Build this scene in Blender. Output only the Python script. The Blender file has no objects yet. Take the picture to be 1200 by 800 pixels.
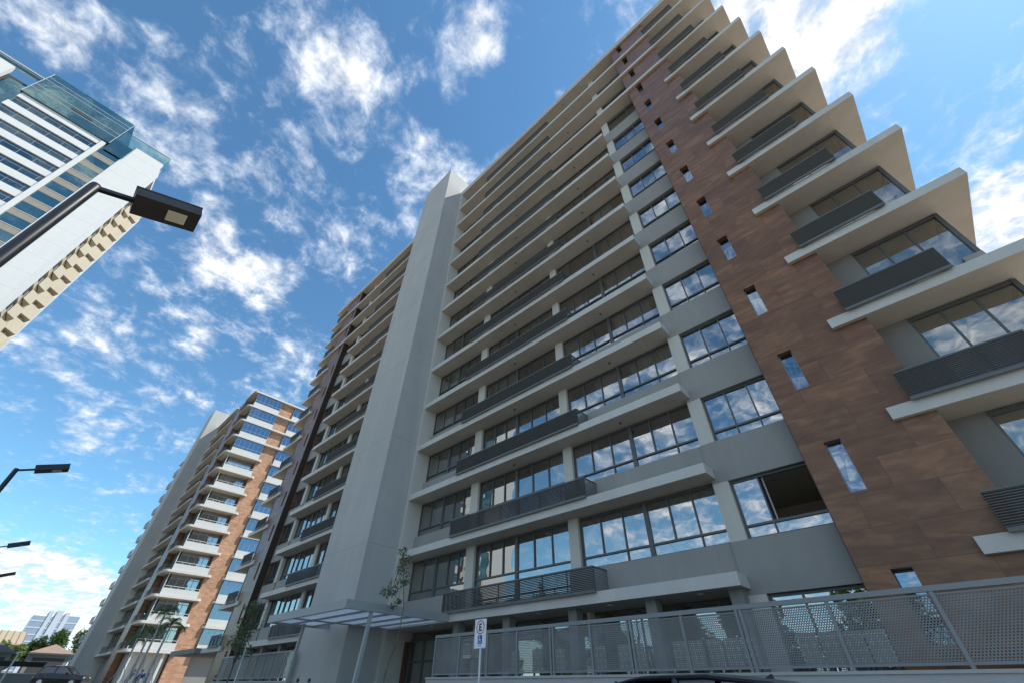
import bpy, math, random
from mathutils import Vector, Matrix
random.seed(7)
RAD = math.radians
scene = bpy.context.scene
col = scene.collection

# ------------------------------------------------------------------ camera
EYE = 1.5                                     # camera height above the near road
RM = ((0.72196066, -0.44478951, -0.53003311),   # world axes (X along street, Y into building, Z up) in camera axes
      (0.69182502, 0.47761978, 0.54153254),
      (0.0122863, -0.75765535, 0.6525392))
cam_d = bpy.data.cameras.new("camera")
cam = bpy.data.objects.new("camera", cam_d)
col.objects.link(cam)
cam_d.sensor_width = 36.0
cam_d.lens = 478.0 / 1200.0 * 36.0
cam_d.clip_start = 0.05
cam_d.clip_end = 6000
m4 = Matrix.Identity(4)
for i in range(3):
    m4[i][0] = RM[i][0]
    m4[i][1] = -RM[i][1]
    m4[i][2] = -RM[i][2]
m4[2][3] = EYE
cam.matrix_world = m4
scene.camera = cam

def view_dir(u, v):
    """direction in the world of a point of the photograph (used for the sky only)"""
    d = Vector((u - 600, v - 400, 478)).normalized()
    return Vector([sum(RM[i][j] * d[j] for j in range(3)) for i in range(3)])

# ------------------------------------------------------------------ light
SUN_DIR = Vector((0.41, 0.44, 0.80)).normalized()
sun_el = math.asin(SUN_DIR.z)
sun_d = bpy.data.lights.new("sun", "SUN")
sun_d.energy = 3.9
sun_d.angle = RAD(0.53)
sun_d.color = (1.0, 0.95, 0.88)
sun = bpy.data.objects.new("sun", sun_d)
col.objects.link(sun)
sun.rotation_euler = SUN_DIR.to_track_quat('Z', 'Y').to_euler()
sun.location = (30, 40, 90)

world = bpy.data.worlds.new("World")
scene.world = world
world.use_nodes = True
wt = world.node_tree
wt.nodes.clear()
class G:
    """small node-graph helper"""
    def __init__(s, t): s.t = t
    def n(s, typ, **k):
        nd = s.t.nodes.new(typ)
        for a, b in k.items(): setattr(nd, a, b)
        return nd
    def l(s, a, b): s.t.links.new(a, b)
    def put(s, sock, v):
        if isinstance(v, bpy.types.NodeSocket): s.l(v, sock)
        else: sock.default_value = v
    def math(s, op, a, b=0.0, c=None, clamp=False):
        nd = s.n('ShaderNodeMath', operation=op, use_clamp=clamp)
        s.put(nd.inputs[0], a); s.put(nd.inputs[1], b)
        if c is not None: s.put(nd.inputs[2], c)
        return nd.outputs[0]
    def vmath(s, op, a, b=(0, 0, 0)):
        nd = s.n('ShaderNodeVectorMath', operation=op)
        s.put(nd.inputs[0], a)
        if op == 'SCALE': s.put(nd.inputs[3], b)
        else: s.put(nd.inputs[1], b)
        return nd.outputs['Value'] if op in ('DOT_PRODUCT', 'LENGTH') else nd.outputs['Vector']
    def rng(s, v, a, b, c=0.0, d=1.0, smooth=True):
        nd = s.n('ShaderNodeMapRange')
        nd.interpolation_type = 'SMOOTHSTEP' if smooth else 'LINEAR'
        s.put(nd.inputs[0], v)
        for k, x in enumerate((a, b, c, d)): s.put(nd.inputs[k + 1], x)
        return nd.outputs[0]
    def noise(s, vec, scale, detail=4, rough=0.55, dist=0.0):
        nd = s.n('ShaderNodeTexNoise')
        s.put(nd.inputs['Vector'], vec)
        nd.inputs['Scale'].default_value = scale
        nd.inputs['Detail'].default_value = detail
        nd.inputs['Roughness'].default_value = rough
        nd.inputs['Distortion'].default_value = dist
        return nd
    def mix(s, f, a, b, typ='RGBA', blend='MIX'):
        nd = s.n('ShaderNodeMix', data_type=typ)
        if typ == 'RGBA': nd.blend_type = blend
        k = {'RGBA': (6, 7, 2), 'FLOAT': (2, 3, 0)}[typ]
        s.put(nd.inputs[0], f); s.put(nd.inputs[k[0]], a); s.put(nd.inputs[k[1]], b)
        return nd.outputs[k[2]]

SKY_STRENGTH = 0.105
g = G(wt)
tc = g.n('ShaderNodeTexCoord')
dirv = g.vmath('NORMALIZE', tc.outputs['Generated'])
sky = g.n('ShaderNodeTexSky', sky_type='NISHITA')
sky.sun_disc = False
sky.sun_elevation = sun_el
sky.sun_rotation = math.atan2(SUN_DIR.x, SUN_DIR.y)
sky.air_density = 1.0
sky.dust_density = 0.15
sky.ozone_density = 2.2
sep = g.n('ShaderNodeSeparateXYZ')
g.l(dirv, sep.inputs[0])
dz = g.math('MAXIMUM', sep.outputs[2], 0.0)
den = g.math('ADD', dz, 0.22)
cx = g.math('DIVIDE', sep.outputs[0], den)
cy = g.math('DIVIDE', sep.outputs[1], den)
comb = g.n('ShaderNodeCombineXYZ')
g.l(cx, comb.inputs[0]); g.l(cy, comb.inputs[1])
cp = comb.outputs[0]
# cloud cover: broad fields of cloud in given directions of the sky
FIELDS = [  # u, v, radius (deg), weight
    (370, 40, 8, .30), (395, 120, 7, .34), (335, 205, 6, .26), (150, 85, 7, .17), (195, 150, 6, .20), (420, 60, 4, .2),
    (555, 42, 4.2, .50), (262, 305, 5.0, .62), (318, 328, 4.2, .46), (248, 255, 3.2, .5), (490, 190, 5.5, .36), (530, 205, 4.5, .34),
    (400, 300, 6, .24), (455, 270, 5, .14), (110, 440, 8, .12), (190, 500, 8, .12), (60, 400, 7, .14), (215, 390, 4, .34), (150, 340, 5, .2), (295, 380, 3, .3),
    (340, 450, 7, .22), (60, 715, 5.5, .8), (-30, 705, 6.5, .8), (125, 700, 3, .3), (935, 5, 9, .75), (1040, 0, 7, .22), (860, -60, 13, .5), (985, 70, 5, .3),
    (1185, 245, 4.5, .85), (1240, 255, 6, .7), (40, 10, 5, .26), (1190, 170, 4, .25), (1150, 290, 3, .3)]
acc = None
for (u, v, r, w) in FIELDS:
    c = view_dir(u, v)
    dt = g.vmath('DOT_PRODUCT', dirv, tuple(c))
    f = g.rng(dt, math.cos(RAD(r)), math.cos(RAD(r * 0.15)), 0.0, w)
    acc = f if acc is None else g.math('ADD', acc, f)
# unseen cumulus on the street's open side: mirrored in glass, boosted to fill shade
backdot = g.vmath('DOT_PRODUCT', dirv, tuple(Vector((0.3, -0.9, 0.3)).normalized()))
back = g.rng(backdot, 0.42, 0.80, 0.0, 0.33)
acc = g.math('ADD', acc, back)
acc = g.math('MINIMUM', acc, 0.70)
wv = g.noise(cp, 1.3, 3, 0.5)
wvec = g.vmath('ADD', cp, g.vmath('SCALE', g.vmath('SUBTRACT', wv.outputs['Color'], (.5, .5, .5)), 0.18))
n1 = g.noise(wvec, 6.5, 10, 0.66, 0.12)
n2 = g.noise(g.vmath('ADD', wvec, (3.7, 1.1, 0)), 22.0, 8, 0.62, 0.3)
nn = g.math('ADD', g.math('MULTIPLY', n1.outputs['Fac'], 0.60), g.math('MULTIPLY', n2.outputs['Fac'], 0.40))
nn = g.math('ADD', g.math('MULTIPLY', g.math('SUBTRACT', nn, 0.5), 1.45), 0.5)
cv = g.math('ADD', nn, g.math('MULTIPLY', acc, 0.40))
cover = g.rng(cv, 0.50, 0.84)
thick = g.rng(cv, 0.62, 0.90)
lowhaze = g.rng(sep.outputs[2], 0.13, 0.0, 0.0, 0.6)
cover = g.math('MAXIMUM', cover, g.math('MULTIPLY', lowhaze, 0.9))
shade = g.rng(n2.outputs['Fac'], 0.3, 0.7, 0.78, 1.02)
ccol = g.mix(thick, (0.70, 0.78, 0.90, 1), (1.0, 0.985, 0.965, 1))
ccol = g.mix(1.0, ccol, (1, 1, 1, 1), blend='MULTIPLY')
cbright = g.vmath('SCALE', ccol, g.math('MULTIPLY', shade, g.rng(backdot, 0.42, 0.8, 8.6, 11.5)))  # clouds behind the camera brightened to lift the shaded facade
skyc = g.mix(1.0, sky.outputs[0], (0.88, 1.30, 1.38, 1), blend='MULTIPLY')
final = g.mix(g.math('MULTIPLY', cover, 0.93), skyc, cbright)
bg = g.n('ShaderNodeBackground')
g.l(final, bg.inputs[0])
bg.inputs[1].default_value = SKY_STRENGTH
wo = g.n('ShaderNodeOutputWorld')
g.l(bg.outputs[0], wo.inputs[0])

vs = scene.view_settings
scene.display_settings.display_device = 'sRGB'
vs.view_transform = 'Standard'
vs.look = 'None'
vs.exposure = 0.50
vs.gamma = 1.0
vs.use_curve_mapping = False
scene.render.engine = 'CYCLES'
cy_ = scene.cycles
cy_.max_bounces = 7
cy_.diffuse_bounces = 4
cy_.glossy_bounces = 4
cy_.transmission_bounces = 4
cy_.transparent_max_bounces = 12
cy_.sample_clamp_indirect = 6.0
cy_.use_denoising = True

# ------------------------------------------------------------------ materials
def new_mat(name):
    m = bpy.data.materials.new(name)
    m.use_nodes = True
    t = m.node_tree
    t.nodes.clear()
    gg = G(t)
    out = gg.n('ShaderNodeOutputMaterial')
    b = gg.n('ShaderNodeBsdfPrincipled')
    gg.l(b.outputs[0], out.inputs[0])
    pos = gg.n('ShaderNodeNewGeometry').outputs['Position']
    return m, gg, b, out, pos

def stucco(name, c, var=0.10, rough=0.85, bump=0.02, streak=0.10, scale=0.6, spec=0.3):
    """painted render / concrete: blotches, fine grain, faint vertical streaks"""
    m, gg, b, out, pos = new_mat(name)
    n1 = gg.noise(pos, scale, 5, 0.6)
    n2 = gg.noise(pos, 14.0, 4, 0.6)
    st = gg.noise(gg.vmath('MULTIPLY', pos, (1.5, 1.5, 0.10)), 0.9, 6, 0.68, 0.6)
    f = gg.math('ADD', gg.math('MULTIPLY', gg.math('SUBTRACT', n1.outputs['Fac'], .5), var * 2.2),
                gg.math('MULTIPLY', gg.math('SUBTRACT', n2.outputs['Fac'], .5), var * 0.8))
    f = gg.math('ADD', f, gg.math('MULTIPLY', gg.math('SUBTRACT', st.outputs['Fac'], .5), streak * 2))
    f = gg.math('ADD', f, 1.0)
    cc = gg.vmath('SCALE', (c[0], c[1], c[2]), f)
    gg.l(cc, b.inputs['Base Color'])
    b.inputs['Roughness'].default_value = rough
    b.inputs['Specular IOR Level'].default_value = spec
    if bump:
        bp = gg.n('ShaderNodeBump')
        bp.inputs['Strength'].default_value = 0.35
        bp.inputs['Distance'].default_value = bump
        gg.l(n2.outputs['Fac'], bp.inputs['Height'])
        gg.l(bp.outputs[0], b.inputs['Normal'])
    return m

def plain(name, c, rough=0.5, metal=0.0, var=0.06, spec=0.5, scale=3.0):
    m, gg, b, out, pos = new_mat(name)
    n1 = gg.noise(pos, scale, 4, 0.6)
    f = gg.math('ADD', gg.math('MULTIPLY', gg.math('SUBTRACT', n1.outputs['Fac'], .5), var * 2), 1.0)
    gg.l(gg.vmath('SCALE', (c[0], c[1], c[2]), f), b.inputs['Base Color'])
    b.inputs['Metallic'].default_value = metal
    b.inputs['Specular IOR Level'].default_value = spec
    gg.l(gg.rng(n1.outputs['Fac'], 0.3, 0.7, rough * 0.85, min(1, rough * 1.15)), b.inputs['Roughness'])
    return m

def glass(name, tint=(0.75, 0.8, 0.82), base=0.5, see=(0.32, 0.34, 0.34), wob=0.0):
    """solar-control facade glass: mirrors the sky, lets part of the room through"""
    m, gg, b, out, pos = new_mat(name)
    gg.t.nodes.remove(b)
    gl = gg.n('ShaderNodeBsdfGlossy')
    gl.inputs['Color'].default_value = (*tint, 1)
    gl.inputs['Roughness'].default_value = 0.0
    nz = gg.noise(pos, 0.9, 2, 0.5)
    bp = gg.n('ShaderNodeBump')
    bp.inputs['Strength'].default_value = 0.10
    bp.inputs['Distance'].default_value = 0.05
    gg.l(nz.outputs['Fac'], bp.inputs['Height'])
    gg.l(bp.outputs[0], gl.inputs['Normal'])
    tr = gg.n('ShaderNodeBsdfTransparent')
    tr.inputs['Color'].default_value = (*see, 1)
    fr = gg.n('ShaderNodeLayerWeight')
    fr.inputs['Blend'].default_value = 0.35
    f = gg.math('ADD', gg.math('MULTIPLY', fr.outputs['Fresnel'], 1.0 - base), base, clamp=True)
    mx = gg.n('ShaderNodeMixShader')
    gg.l(f, mx.inputs[0]); gg.l(tr.outputs[0], mx.inputs[1]); gg.l(gl.outputs[0], mx.inputs[2])
    gg.l(mx.outputs[0], out.inputs[0])
    return m

def cladding():
    """rust-brown porcelain panels: staggered joints, long horizontal grain"""
    m, gg, b, out, pos = new_mat("brown_cladding")
    sp = gg.n('ShaderNodeSeparateXYZ'); gg.l(pos, sp.inputs[0])
    cb = gg.n('ShaderNodeCombineXYZ')
    gg.l(gg.math('ADD', sp.outputs[0], gg.math('MULTIPLY', sp.outputs[1], 1.0)), cb.inputs[0]); gg.l(sp.outputs[2], cb.inputs[1])
    br = gg.n('ShaderNodeTexBrick')
    gg.l(cb.outputs[0], br.inputs['Vector'])
    br.inputs['Color1'].default_value = (0.0, 0, 0, 1); br.inputs['Color2'].default_value = (1, 1, 1, 1)
    br.inputs['Mortar'].default_value = (0.5, .5, .5, 1)
    br.inputs['Scale'].default_value = 1.0
    br.inputs['Mortar Size'].default_value = 0.005
    br.inputs['Brick Width'].default_value = 1.6
    br.inputs['Row Height'].default_value = 0.75
    br.inputs['Bias'].default_value = 0.0
    shift = gg.vmath('SCALE', br.outputs['Color'], 7.0)
    v = gg.vmath('ADD', gg.vmath('MULTIPLY', pos, (0.55, 0.55, 2.4)), shift)
    n1 = gg.noise(v, 1.5, 8, 0.66, 0.9)
    n2 = gg.noise(gg.vmath('ADD', gg.vmath('MULTIPLY', pos, (0.7, .7, 1.1)), shift), 0.9, 6, 0.62, 0.6)
    r = gg.n('ShaderNodeValToRGB')
    e = r.color_ramp.elements
    e[0].position = 0.28; e[0].color = (0.080, 0.036, 0.018, 1)
    e[1].position = 0.74; e[1].color = (0.36, 0.185, 0.090, 1)
    k = e.new(0.5); k.color = (0.185, 0.082, 0.038, 1)
    gg.l(gg.math('ADD', gg.math('MULTIPLY', n1.outputs['Fac'], 0.6), gg.math('MULTIPLY', n2.outputs['Fac'], 0.42)), r.inputs[0])
    tone = gg.math('ADD', gg.math('MULTIPLY', gg.math('SUBTRACT', br.outputs['Color'], 0.5), 0.22), 1.0)
    c = gg.vmath('SCALE', r.outputs[0], tone)
    c = gg.mix(gg.math('MULTIPLY', br.outputs['Fac'], 0.8), c, (0.05, 0.03, 0.02, 1))
    gg.l(c, b.inputs['Base Color'])
    b.inputs['Roughness'].default_value = 0.38
    b.inputs['Specular IOR Level'].default_value = 0.36
    b.inputs['Coat Weight'].default_value = 0.12; b.inputs['Coat Roughness'].default_value = 0.25
    bp = gg.n('ShaderNodeBump'); bp.inputs['Strength'].default_value = 0.25; bp.inputs['Distance'].default_value = 0.01
    gg.l(n1.outputs['Fac'], bp.inputs['Height']); gg.l(bp.outputs[0], b.inputs['Normal'])
    return m

def brickwork():
    m, gg, b, out, pos = new_mat("orange_brick")
    sp = gg.n('ShaderNodeSeparateXYZ'); gg.l(pos, sp.inputs[0])
    cb = gg.n('ShaderNodeCombineXYZ')
    gg.l(gg.math('ADD', sp.outputs[0], sp.outputs[1]), cb.inputs[0]); gg.l(sp.outputs[2], cb.inputs[1])
    br = gg.n('ShaderNodeTexBrick'); gg.l(cb.outputs[0], br.inputs['Vector'])
    br.inputs['Color1'].default_value = (0.38, 0.20, 0.115, 1); br.inputs['Color2'].default_value = (0.50, 0.29, 0.175, 1)
    br.inputs['Mortar'].default_value = (0.32, 0.18, 0.11, 1)
    br.inputs['Scale'].default_value = 1.0; br.inputs['Mortar Size'].default_value = 0.012
    br.inputs['Brick Width'].default_value = 0.62; br.inputs['Row Height'].default_value = 0.21
    n = gg.noise(pos, 1.1, 5, .6)
    c = gg.vmath('SCALE', br.outputs['Color'], gg.rng(n.outputs['Fac'], .3, .7, .85, 1.12))
    gg.l(c, b.inputs['Base Color']); b.inputs['Roughness'].default_value = 0.8
    return m

def perforated():
    """grey perforated steel sheet: round holes on a staggered grid"""
    m, gg, b, out, pos = new_mat("perforated_steel")
    sp = gg.n('ShaderNodeSeparateXYZ'); gg.l(pos, sp.inputs[0])
    P = 0.043
    x = gg.math('DIVIDE', sp.outputs[0], P); z = gg.math('DIVIDE', sp.outputs[2], P * 0.866)
    row = gg.math('FLOOR', z)
    off = gg.math('MULTIPLY', gg.math('MODULO', gg.math('ABSOLUTE', row), 2.0), 0.5)
    fx = gg.math('SUBTRACT', gg.math('FRACT', gg.math('ADD', gg.math('ADD', x, off), 1000.0)), 0.5)
    fz = gg.math('MULTIPLY', gg.math('SUBTRACT', gg.math('FRACT', z), 0.5), 0.866)
    d = gg.math('SQRT', gg.math('ADD', gg.math('MULTIPLY', fx, fx), gg.math('MULTIPLY', fz, fz)))
    hole = gg.math('LESS_THAN', d, 0.285)
    n = gg.noise(pos, 2.0, 3, .6)
    gg.l(gg.vmath('SCALE', (0.20, 0.202, 0.198), gg.rng(n.outputs['Fac'], .3, .7, .85, 1.1)), b.inputs['Base Color'])
    b.inputs['Roughness'].default_value = 0.5
    tr = gg.n('ShaderNodeBsdfTransparent')
    mx = gg.n('ShaderNodeMixShader')
    gg.l(hole, mx.inputs[0]); gg.l(b.outputs[0], mx.inputs[1]); gg.l(tr.outputs[0], mx.inputs[2])
    gg.l(mx.outputs[0], out.inputs[0])
    return m

def leafy(name, c1, c2):
    m, gg, b, out, pos = new_mat(name)
    n = gg.noise(pos, 3.0, 3, .6)
    gg.l(gg.mix(gg.rng(n.outputs['Fac'], .35, .65), (*c1, 1), (*c2, 1)), b.inputs['Base Color'])
    b.inputs['Roughness'].default_value = 0.6
    tl = gg.n('ShaderNodeBsdfTranslucent')
    tl.inputs['Color'].default_value = (c2[0] * 1.5, c2[1] * 1.6, c2[2], 1)
    mx = gg.n('ShaderNodeMixShader'); mx.inputs[0].default_value = 0.3
    gg.l(b.outputs[0], mx.inputs[1]); gg.l(tl.outputs[0], mx.inputs[2]); gg.l(mx.outputs[0], out.inputs[0])
    return m

def floral():
    """patterned cement screen: pale petals on grey-green"""
    m, gg, b, out, pos = new_mat("patterned_screen")
    sp = gg.n('ShaderNodeSeparateXYZ'); gg.l(pos, sp.inputs[0])
    P = 0.125
    x = gg.math('SUBTRACT', gg.math('FRACT', gg.math('ADD', gg.math('DIVIDE', sp.outputs[0], P), 1000.)), .5)
    z = gg.math('SUBTRACT', gg.math('FRACT', gg.math('DIVIDE', sp.outputs[2], P)), .5)
    r = gg.math('SQRT', gg.math('ADD', gg.math('MULTIPLY', x, x), gg.math('MULTIPLY', z, z)))
    a = gg.math('ARCTAN2', z, x)
    pet = gg.math('ADD', 0.30, gg.math('MULTIPLY', gg.math('COSINE', gg.math('MULTIPLY', a, 4.0)), 0.13))
    inn = gg.math('LESS_THAN', r, pet)
    eye = gg.math('LESS_THAN', r, 0.09)
    c = gg.mix(inn, (0.42, 0.42, 0.34, 1), (0.84, 0.82, 0.70, 1))
    c = gg.mix(eye, c, (0.2, 0.2, 0.17, 1))
    gg.l(c, b.inputs['Base Color']); b.inputs['Roughness'].default_value = 0.8
    return m

def frosted():
    m, gg, b, out, pos = new_mat("frosted_canopy_panel")
    b.inputs['Base Color'].default_value = (.75, .77, .77, 1); b.inputs['Roughness'].default_value = .3
    tl = gg.n('ShaderNodeBsdfTranslucent'); tl.inputs['Color'].default_value = (.95, .96, .96, 1)
    mx = gg.n('ShaderNodeMixShader'); mx.inputs[0].default_value = .85
    gg.l(b.outputs[0], mx.inputs[1]); gg.l(tl.outputs[0], mx.inputs[2]); gg.l(mx.outputs[0], out.inputs[0])
    return m

def asphalt():
    m, gg, b, out, pos = new_mat("asphalt")
    n = gg.noise(pos, 60.0, 4, .7); n2 = gg.noise(pos, 0.35, 4, .6)
    f = gg.math('ADD', gg.rng(n.outputs['Fac'], .3, .7, .7, 1.3), gg.math('MULTIPLY', gg.math('SUBTRACT', n2.outputs['Fac'], .5), .5))
    gg.l(gg.vmath('SCALE', (0.055, 0.054, 0.052), f), b.inputs['Base Color']); b.inputs['Roughness'].default_value = 0.85
    return m

M = {
    'fascia': stucco("fascia_paint", (0.56, 0.54, 0.50), 0.10, streak=0.17),
    'soffit': stucco("soffit_plaster", (0.56, 0.49, 0.40), 0.17, streak=0.06, scale=0.9),
    'column': stucco("column_paint", (0.55, 0.525, 0.47), 0.05),
    'grey': stucco("grey_render", (0.30, 0.289, 0.267), 0.12, streak=0.15),
    'core': stucco("core_concrete", (0.45, 0.44, 0.415), 0.13, streak=0.13, scale=0.35),
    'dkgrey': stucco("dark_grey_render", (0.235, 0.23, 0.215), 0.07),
    'brown': cladding(),
    'sideshade': plain("dark_brown_side_shade", (0.035, 0.018, 0.012), 0.6, 0, .15),  # deep shade of the cladding's side face, put into the colour
    'frame': plain("window_aluminium", (0.105, 0.11, 0.11), 0.45, 0.3),
    'lframe': plain("light_aluminium", (0.30, 0.31, 0.31), 0.45, 0.3),
    'rail': plain("railing_steel", (0.125, 0.127, 0.123), 0.5, 0.1),
    'glass': glass("facade_glass", (0.74, 0.755, 0.75), 0.50, (.68, .68, .66)),
    'slitglass': glass("narrow_window_glass", (0.38, 0.47, 0.58), 0.5, (.25, .28, .3)),
    'clear': glass("balcony_glass", (0.90, 0.90, 0.87), 0.30, (.88, .89, .87)),
    'room': stucco("room_plaster", (0.66, 0.62, 0.54), 0.05, bump=0),
    'roomdark': stucco("room_back_wall", (0.10, 0.097, 0.09), 0.05, bump=0),
    'white': stucco("white_paint", (0.56, 0.55, 0.515), 0.05, streak=0.05),
    'hwhite': stucco("hotel_white_panel", (0.66, 0.65, 0.62), 0.05, streak=0.06),
    'offwhite': stucco("pale_paint", (0.55, 0.54, 0.51), 0.05, streak=0.06),
    'brick': brickwork(),
    'perf': perforated(),
    'fence': plain("fence_steel", (0.235, 0.245, 0.25), 0.5, 0.15),
    'floral': floral(),
    'lightgrey': stucco("terrace_wall_paint", (0.42, 0.42, 0.41), 0.08, streak=0.12),
    'asphalt': asphalt(),
    'pave': stucco("paving_concrete", (0.34, 0.33, 0.31), 0.12, scale=1.2),
    'kerb': stucco("kerb_concrete", (0.42, 0.41, 0.39), 0.1),
    'mark': stucco("road_paint", (0.75, 0.75, 0.72), 0.1),
    'soil': stucco("dry_earth", (0.30, 0.25, 0.19), 0.2, scale=.15),
    'black': plain("black_steel", (0.016, 0.017, 0.02), 0.38, 0.2),
    'lampunder': plain("lamp_underside", (0.06, 0.042, 0.028), 0.5),
    'led': plain("led_cover", (0.90, 0.76, 0.50), 0.35, 0, 0.08),
    'hglass': glass("blue_green_glass", (0.34, 0.52, 0.50), 0.50, (.08, .17, .165)),
    'hglasspale': glass("pale_green_glass", (0.55, 0.75, 0.70), 0.30, (.55, .80, .72)),
    'hwin': glass("hotel_window_glass", (0.34, 0.48, 0.52), 0.36, (.14, .18, .19)),
    'taupe': stucco("taupe_spandrel", (0.30, 0.265, 0.215), 0.08),
    'beige': stucco("beige_render", (0.50, 0.43, 0.32), 0.07),
    'dbrown': stucco("dark_brown_tile", (0.20, 0.15, 0.105), 0.08),  # dark brown of the hotel bay hoods
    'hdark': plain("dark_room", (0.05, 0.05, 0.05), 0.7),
    'wood': plain("cupboard_wood", (0.22, 0.16, 0.075), 0.55, 0, .1),
    'curtain': plain("curtain_cloth", (0.60, 0.61, 0.60), 0.9, 0, .05),
    'linen': plain("linen_cloth", (0.42, 0.38, 0.31), 0.9, 0, .05),
    'signwhite': plain("sign_white", (0.86, 0.86, 0.86), 0.4, 0, .02),
    'signblack': plain("sign_black", (0.012, 0.012, 0.012), 0.4),
    'signred': plain("sign_red", (0.55, 0.02, 0.02), 0.4),
    'signblue': plain("sign_blue", (0.01, 0.08, 0.42), 0.4),
    'galv': plain("galvanised_steel", (0.62, 0.63, 0.64), 0.4, 0.4),
    'paintcar': plain("dark_blue_car_paint", (0.012, 0.015, 0.03), 0.16, 0.3, .02, .8),
    'blackcar': plain("black_car_paint", (0.010, 0.011, 0.012), 0.16, 0.3, .02, .8),
    'carglass': plain("car_window_glass", (0.03, 0.036, 0.04), 0.05, 0, .02, 1.0),
    'tyre': plain("tyre_rubber", (0.02, 0.02, 0.02), 0.8),
    'alloy': plain("wheel_alloy", (0.5, 0.5, 0.5), 0.35, 0.8),
    'lightclear': plain("headlight_cover", (0.7, 0.72, 0.74), 0.1),
    'lightred': plain("tail_light_cover", (0.35, 0.01, 0.01), 0.2),
    'leaf': leafy("leaf_green", (0.035, 0.075, 0.02), (0.085, 0.14, 0.04)),
    'leafy': leafy("leaf_yellow_green", (0.09, 0.13, 0.03), (0.17, 0.21, 0.055)),
    'leafg': leafy("leaf_grey_green", (0.065, 0.085, 0.05), (0.15, 0.18, 0.11)),
    'palm': leafy("palm_leaf", (0.03, 0.065, 0.02), (0.075, 0.12, 0.035)),
    'bark': stucco("bark", (0.16, 0.125, 0.09), 0.2, scale=4),
    'palebark': stucco("pale_trunk", (0.47, 0.45, 0.40), 0.15, scale=4),
    'tile': stucco("clay_roof_tile", (0.29, 0.20, 0.155), 0.2, scale=1.5),
    'darkroof': stucco("old_roof_tile", (0.115, 0.10, 0.105), 0.15, scale=1.5),
    'ochre': stucco("ochre_roof", (0.40, 0.33, 0.22), 0.12, scale=1.0),
    'bluefar': plain("far_hazy_blue_glass", (0.27, 0.34, 0.43), 0.3, 0, .2, .6, .15),  # haze of distance mixed into this pale blue
    'palefar': stucco("far_pale_concrete", (0.50, 0.54, 0.58), 0.05),
    'skin': plain("skin", (0.36, 0.20, 0.13), 0.6),
    'hair': plain("black_hair", (0.01, 0.009, 0.008), 0.6),
    'navy': plain("navy_workwear", (0.012, 0.016, 0.11), 0.8, 0, .15),
    'navytrousers': plain("dark_trousers", (0.015, 0.017, 0.04), 0.85, 0, .15),
    'jamb': plain("red_brown_wood", (0.11, 0.035, 0.018), 0.5, 0, .15),
    'canopy': plain("canopy_steel", (0.36, 0.365, 0.36), 0.5, 0.1),
    'canglass': frosted(),
}

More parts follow.
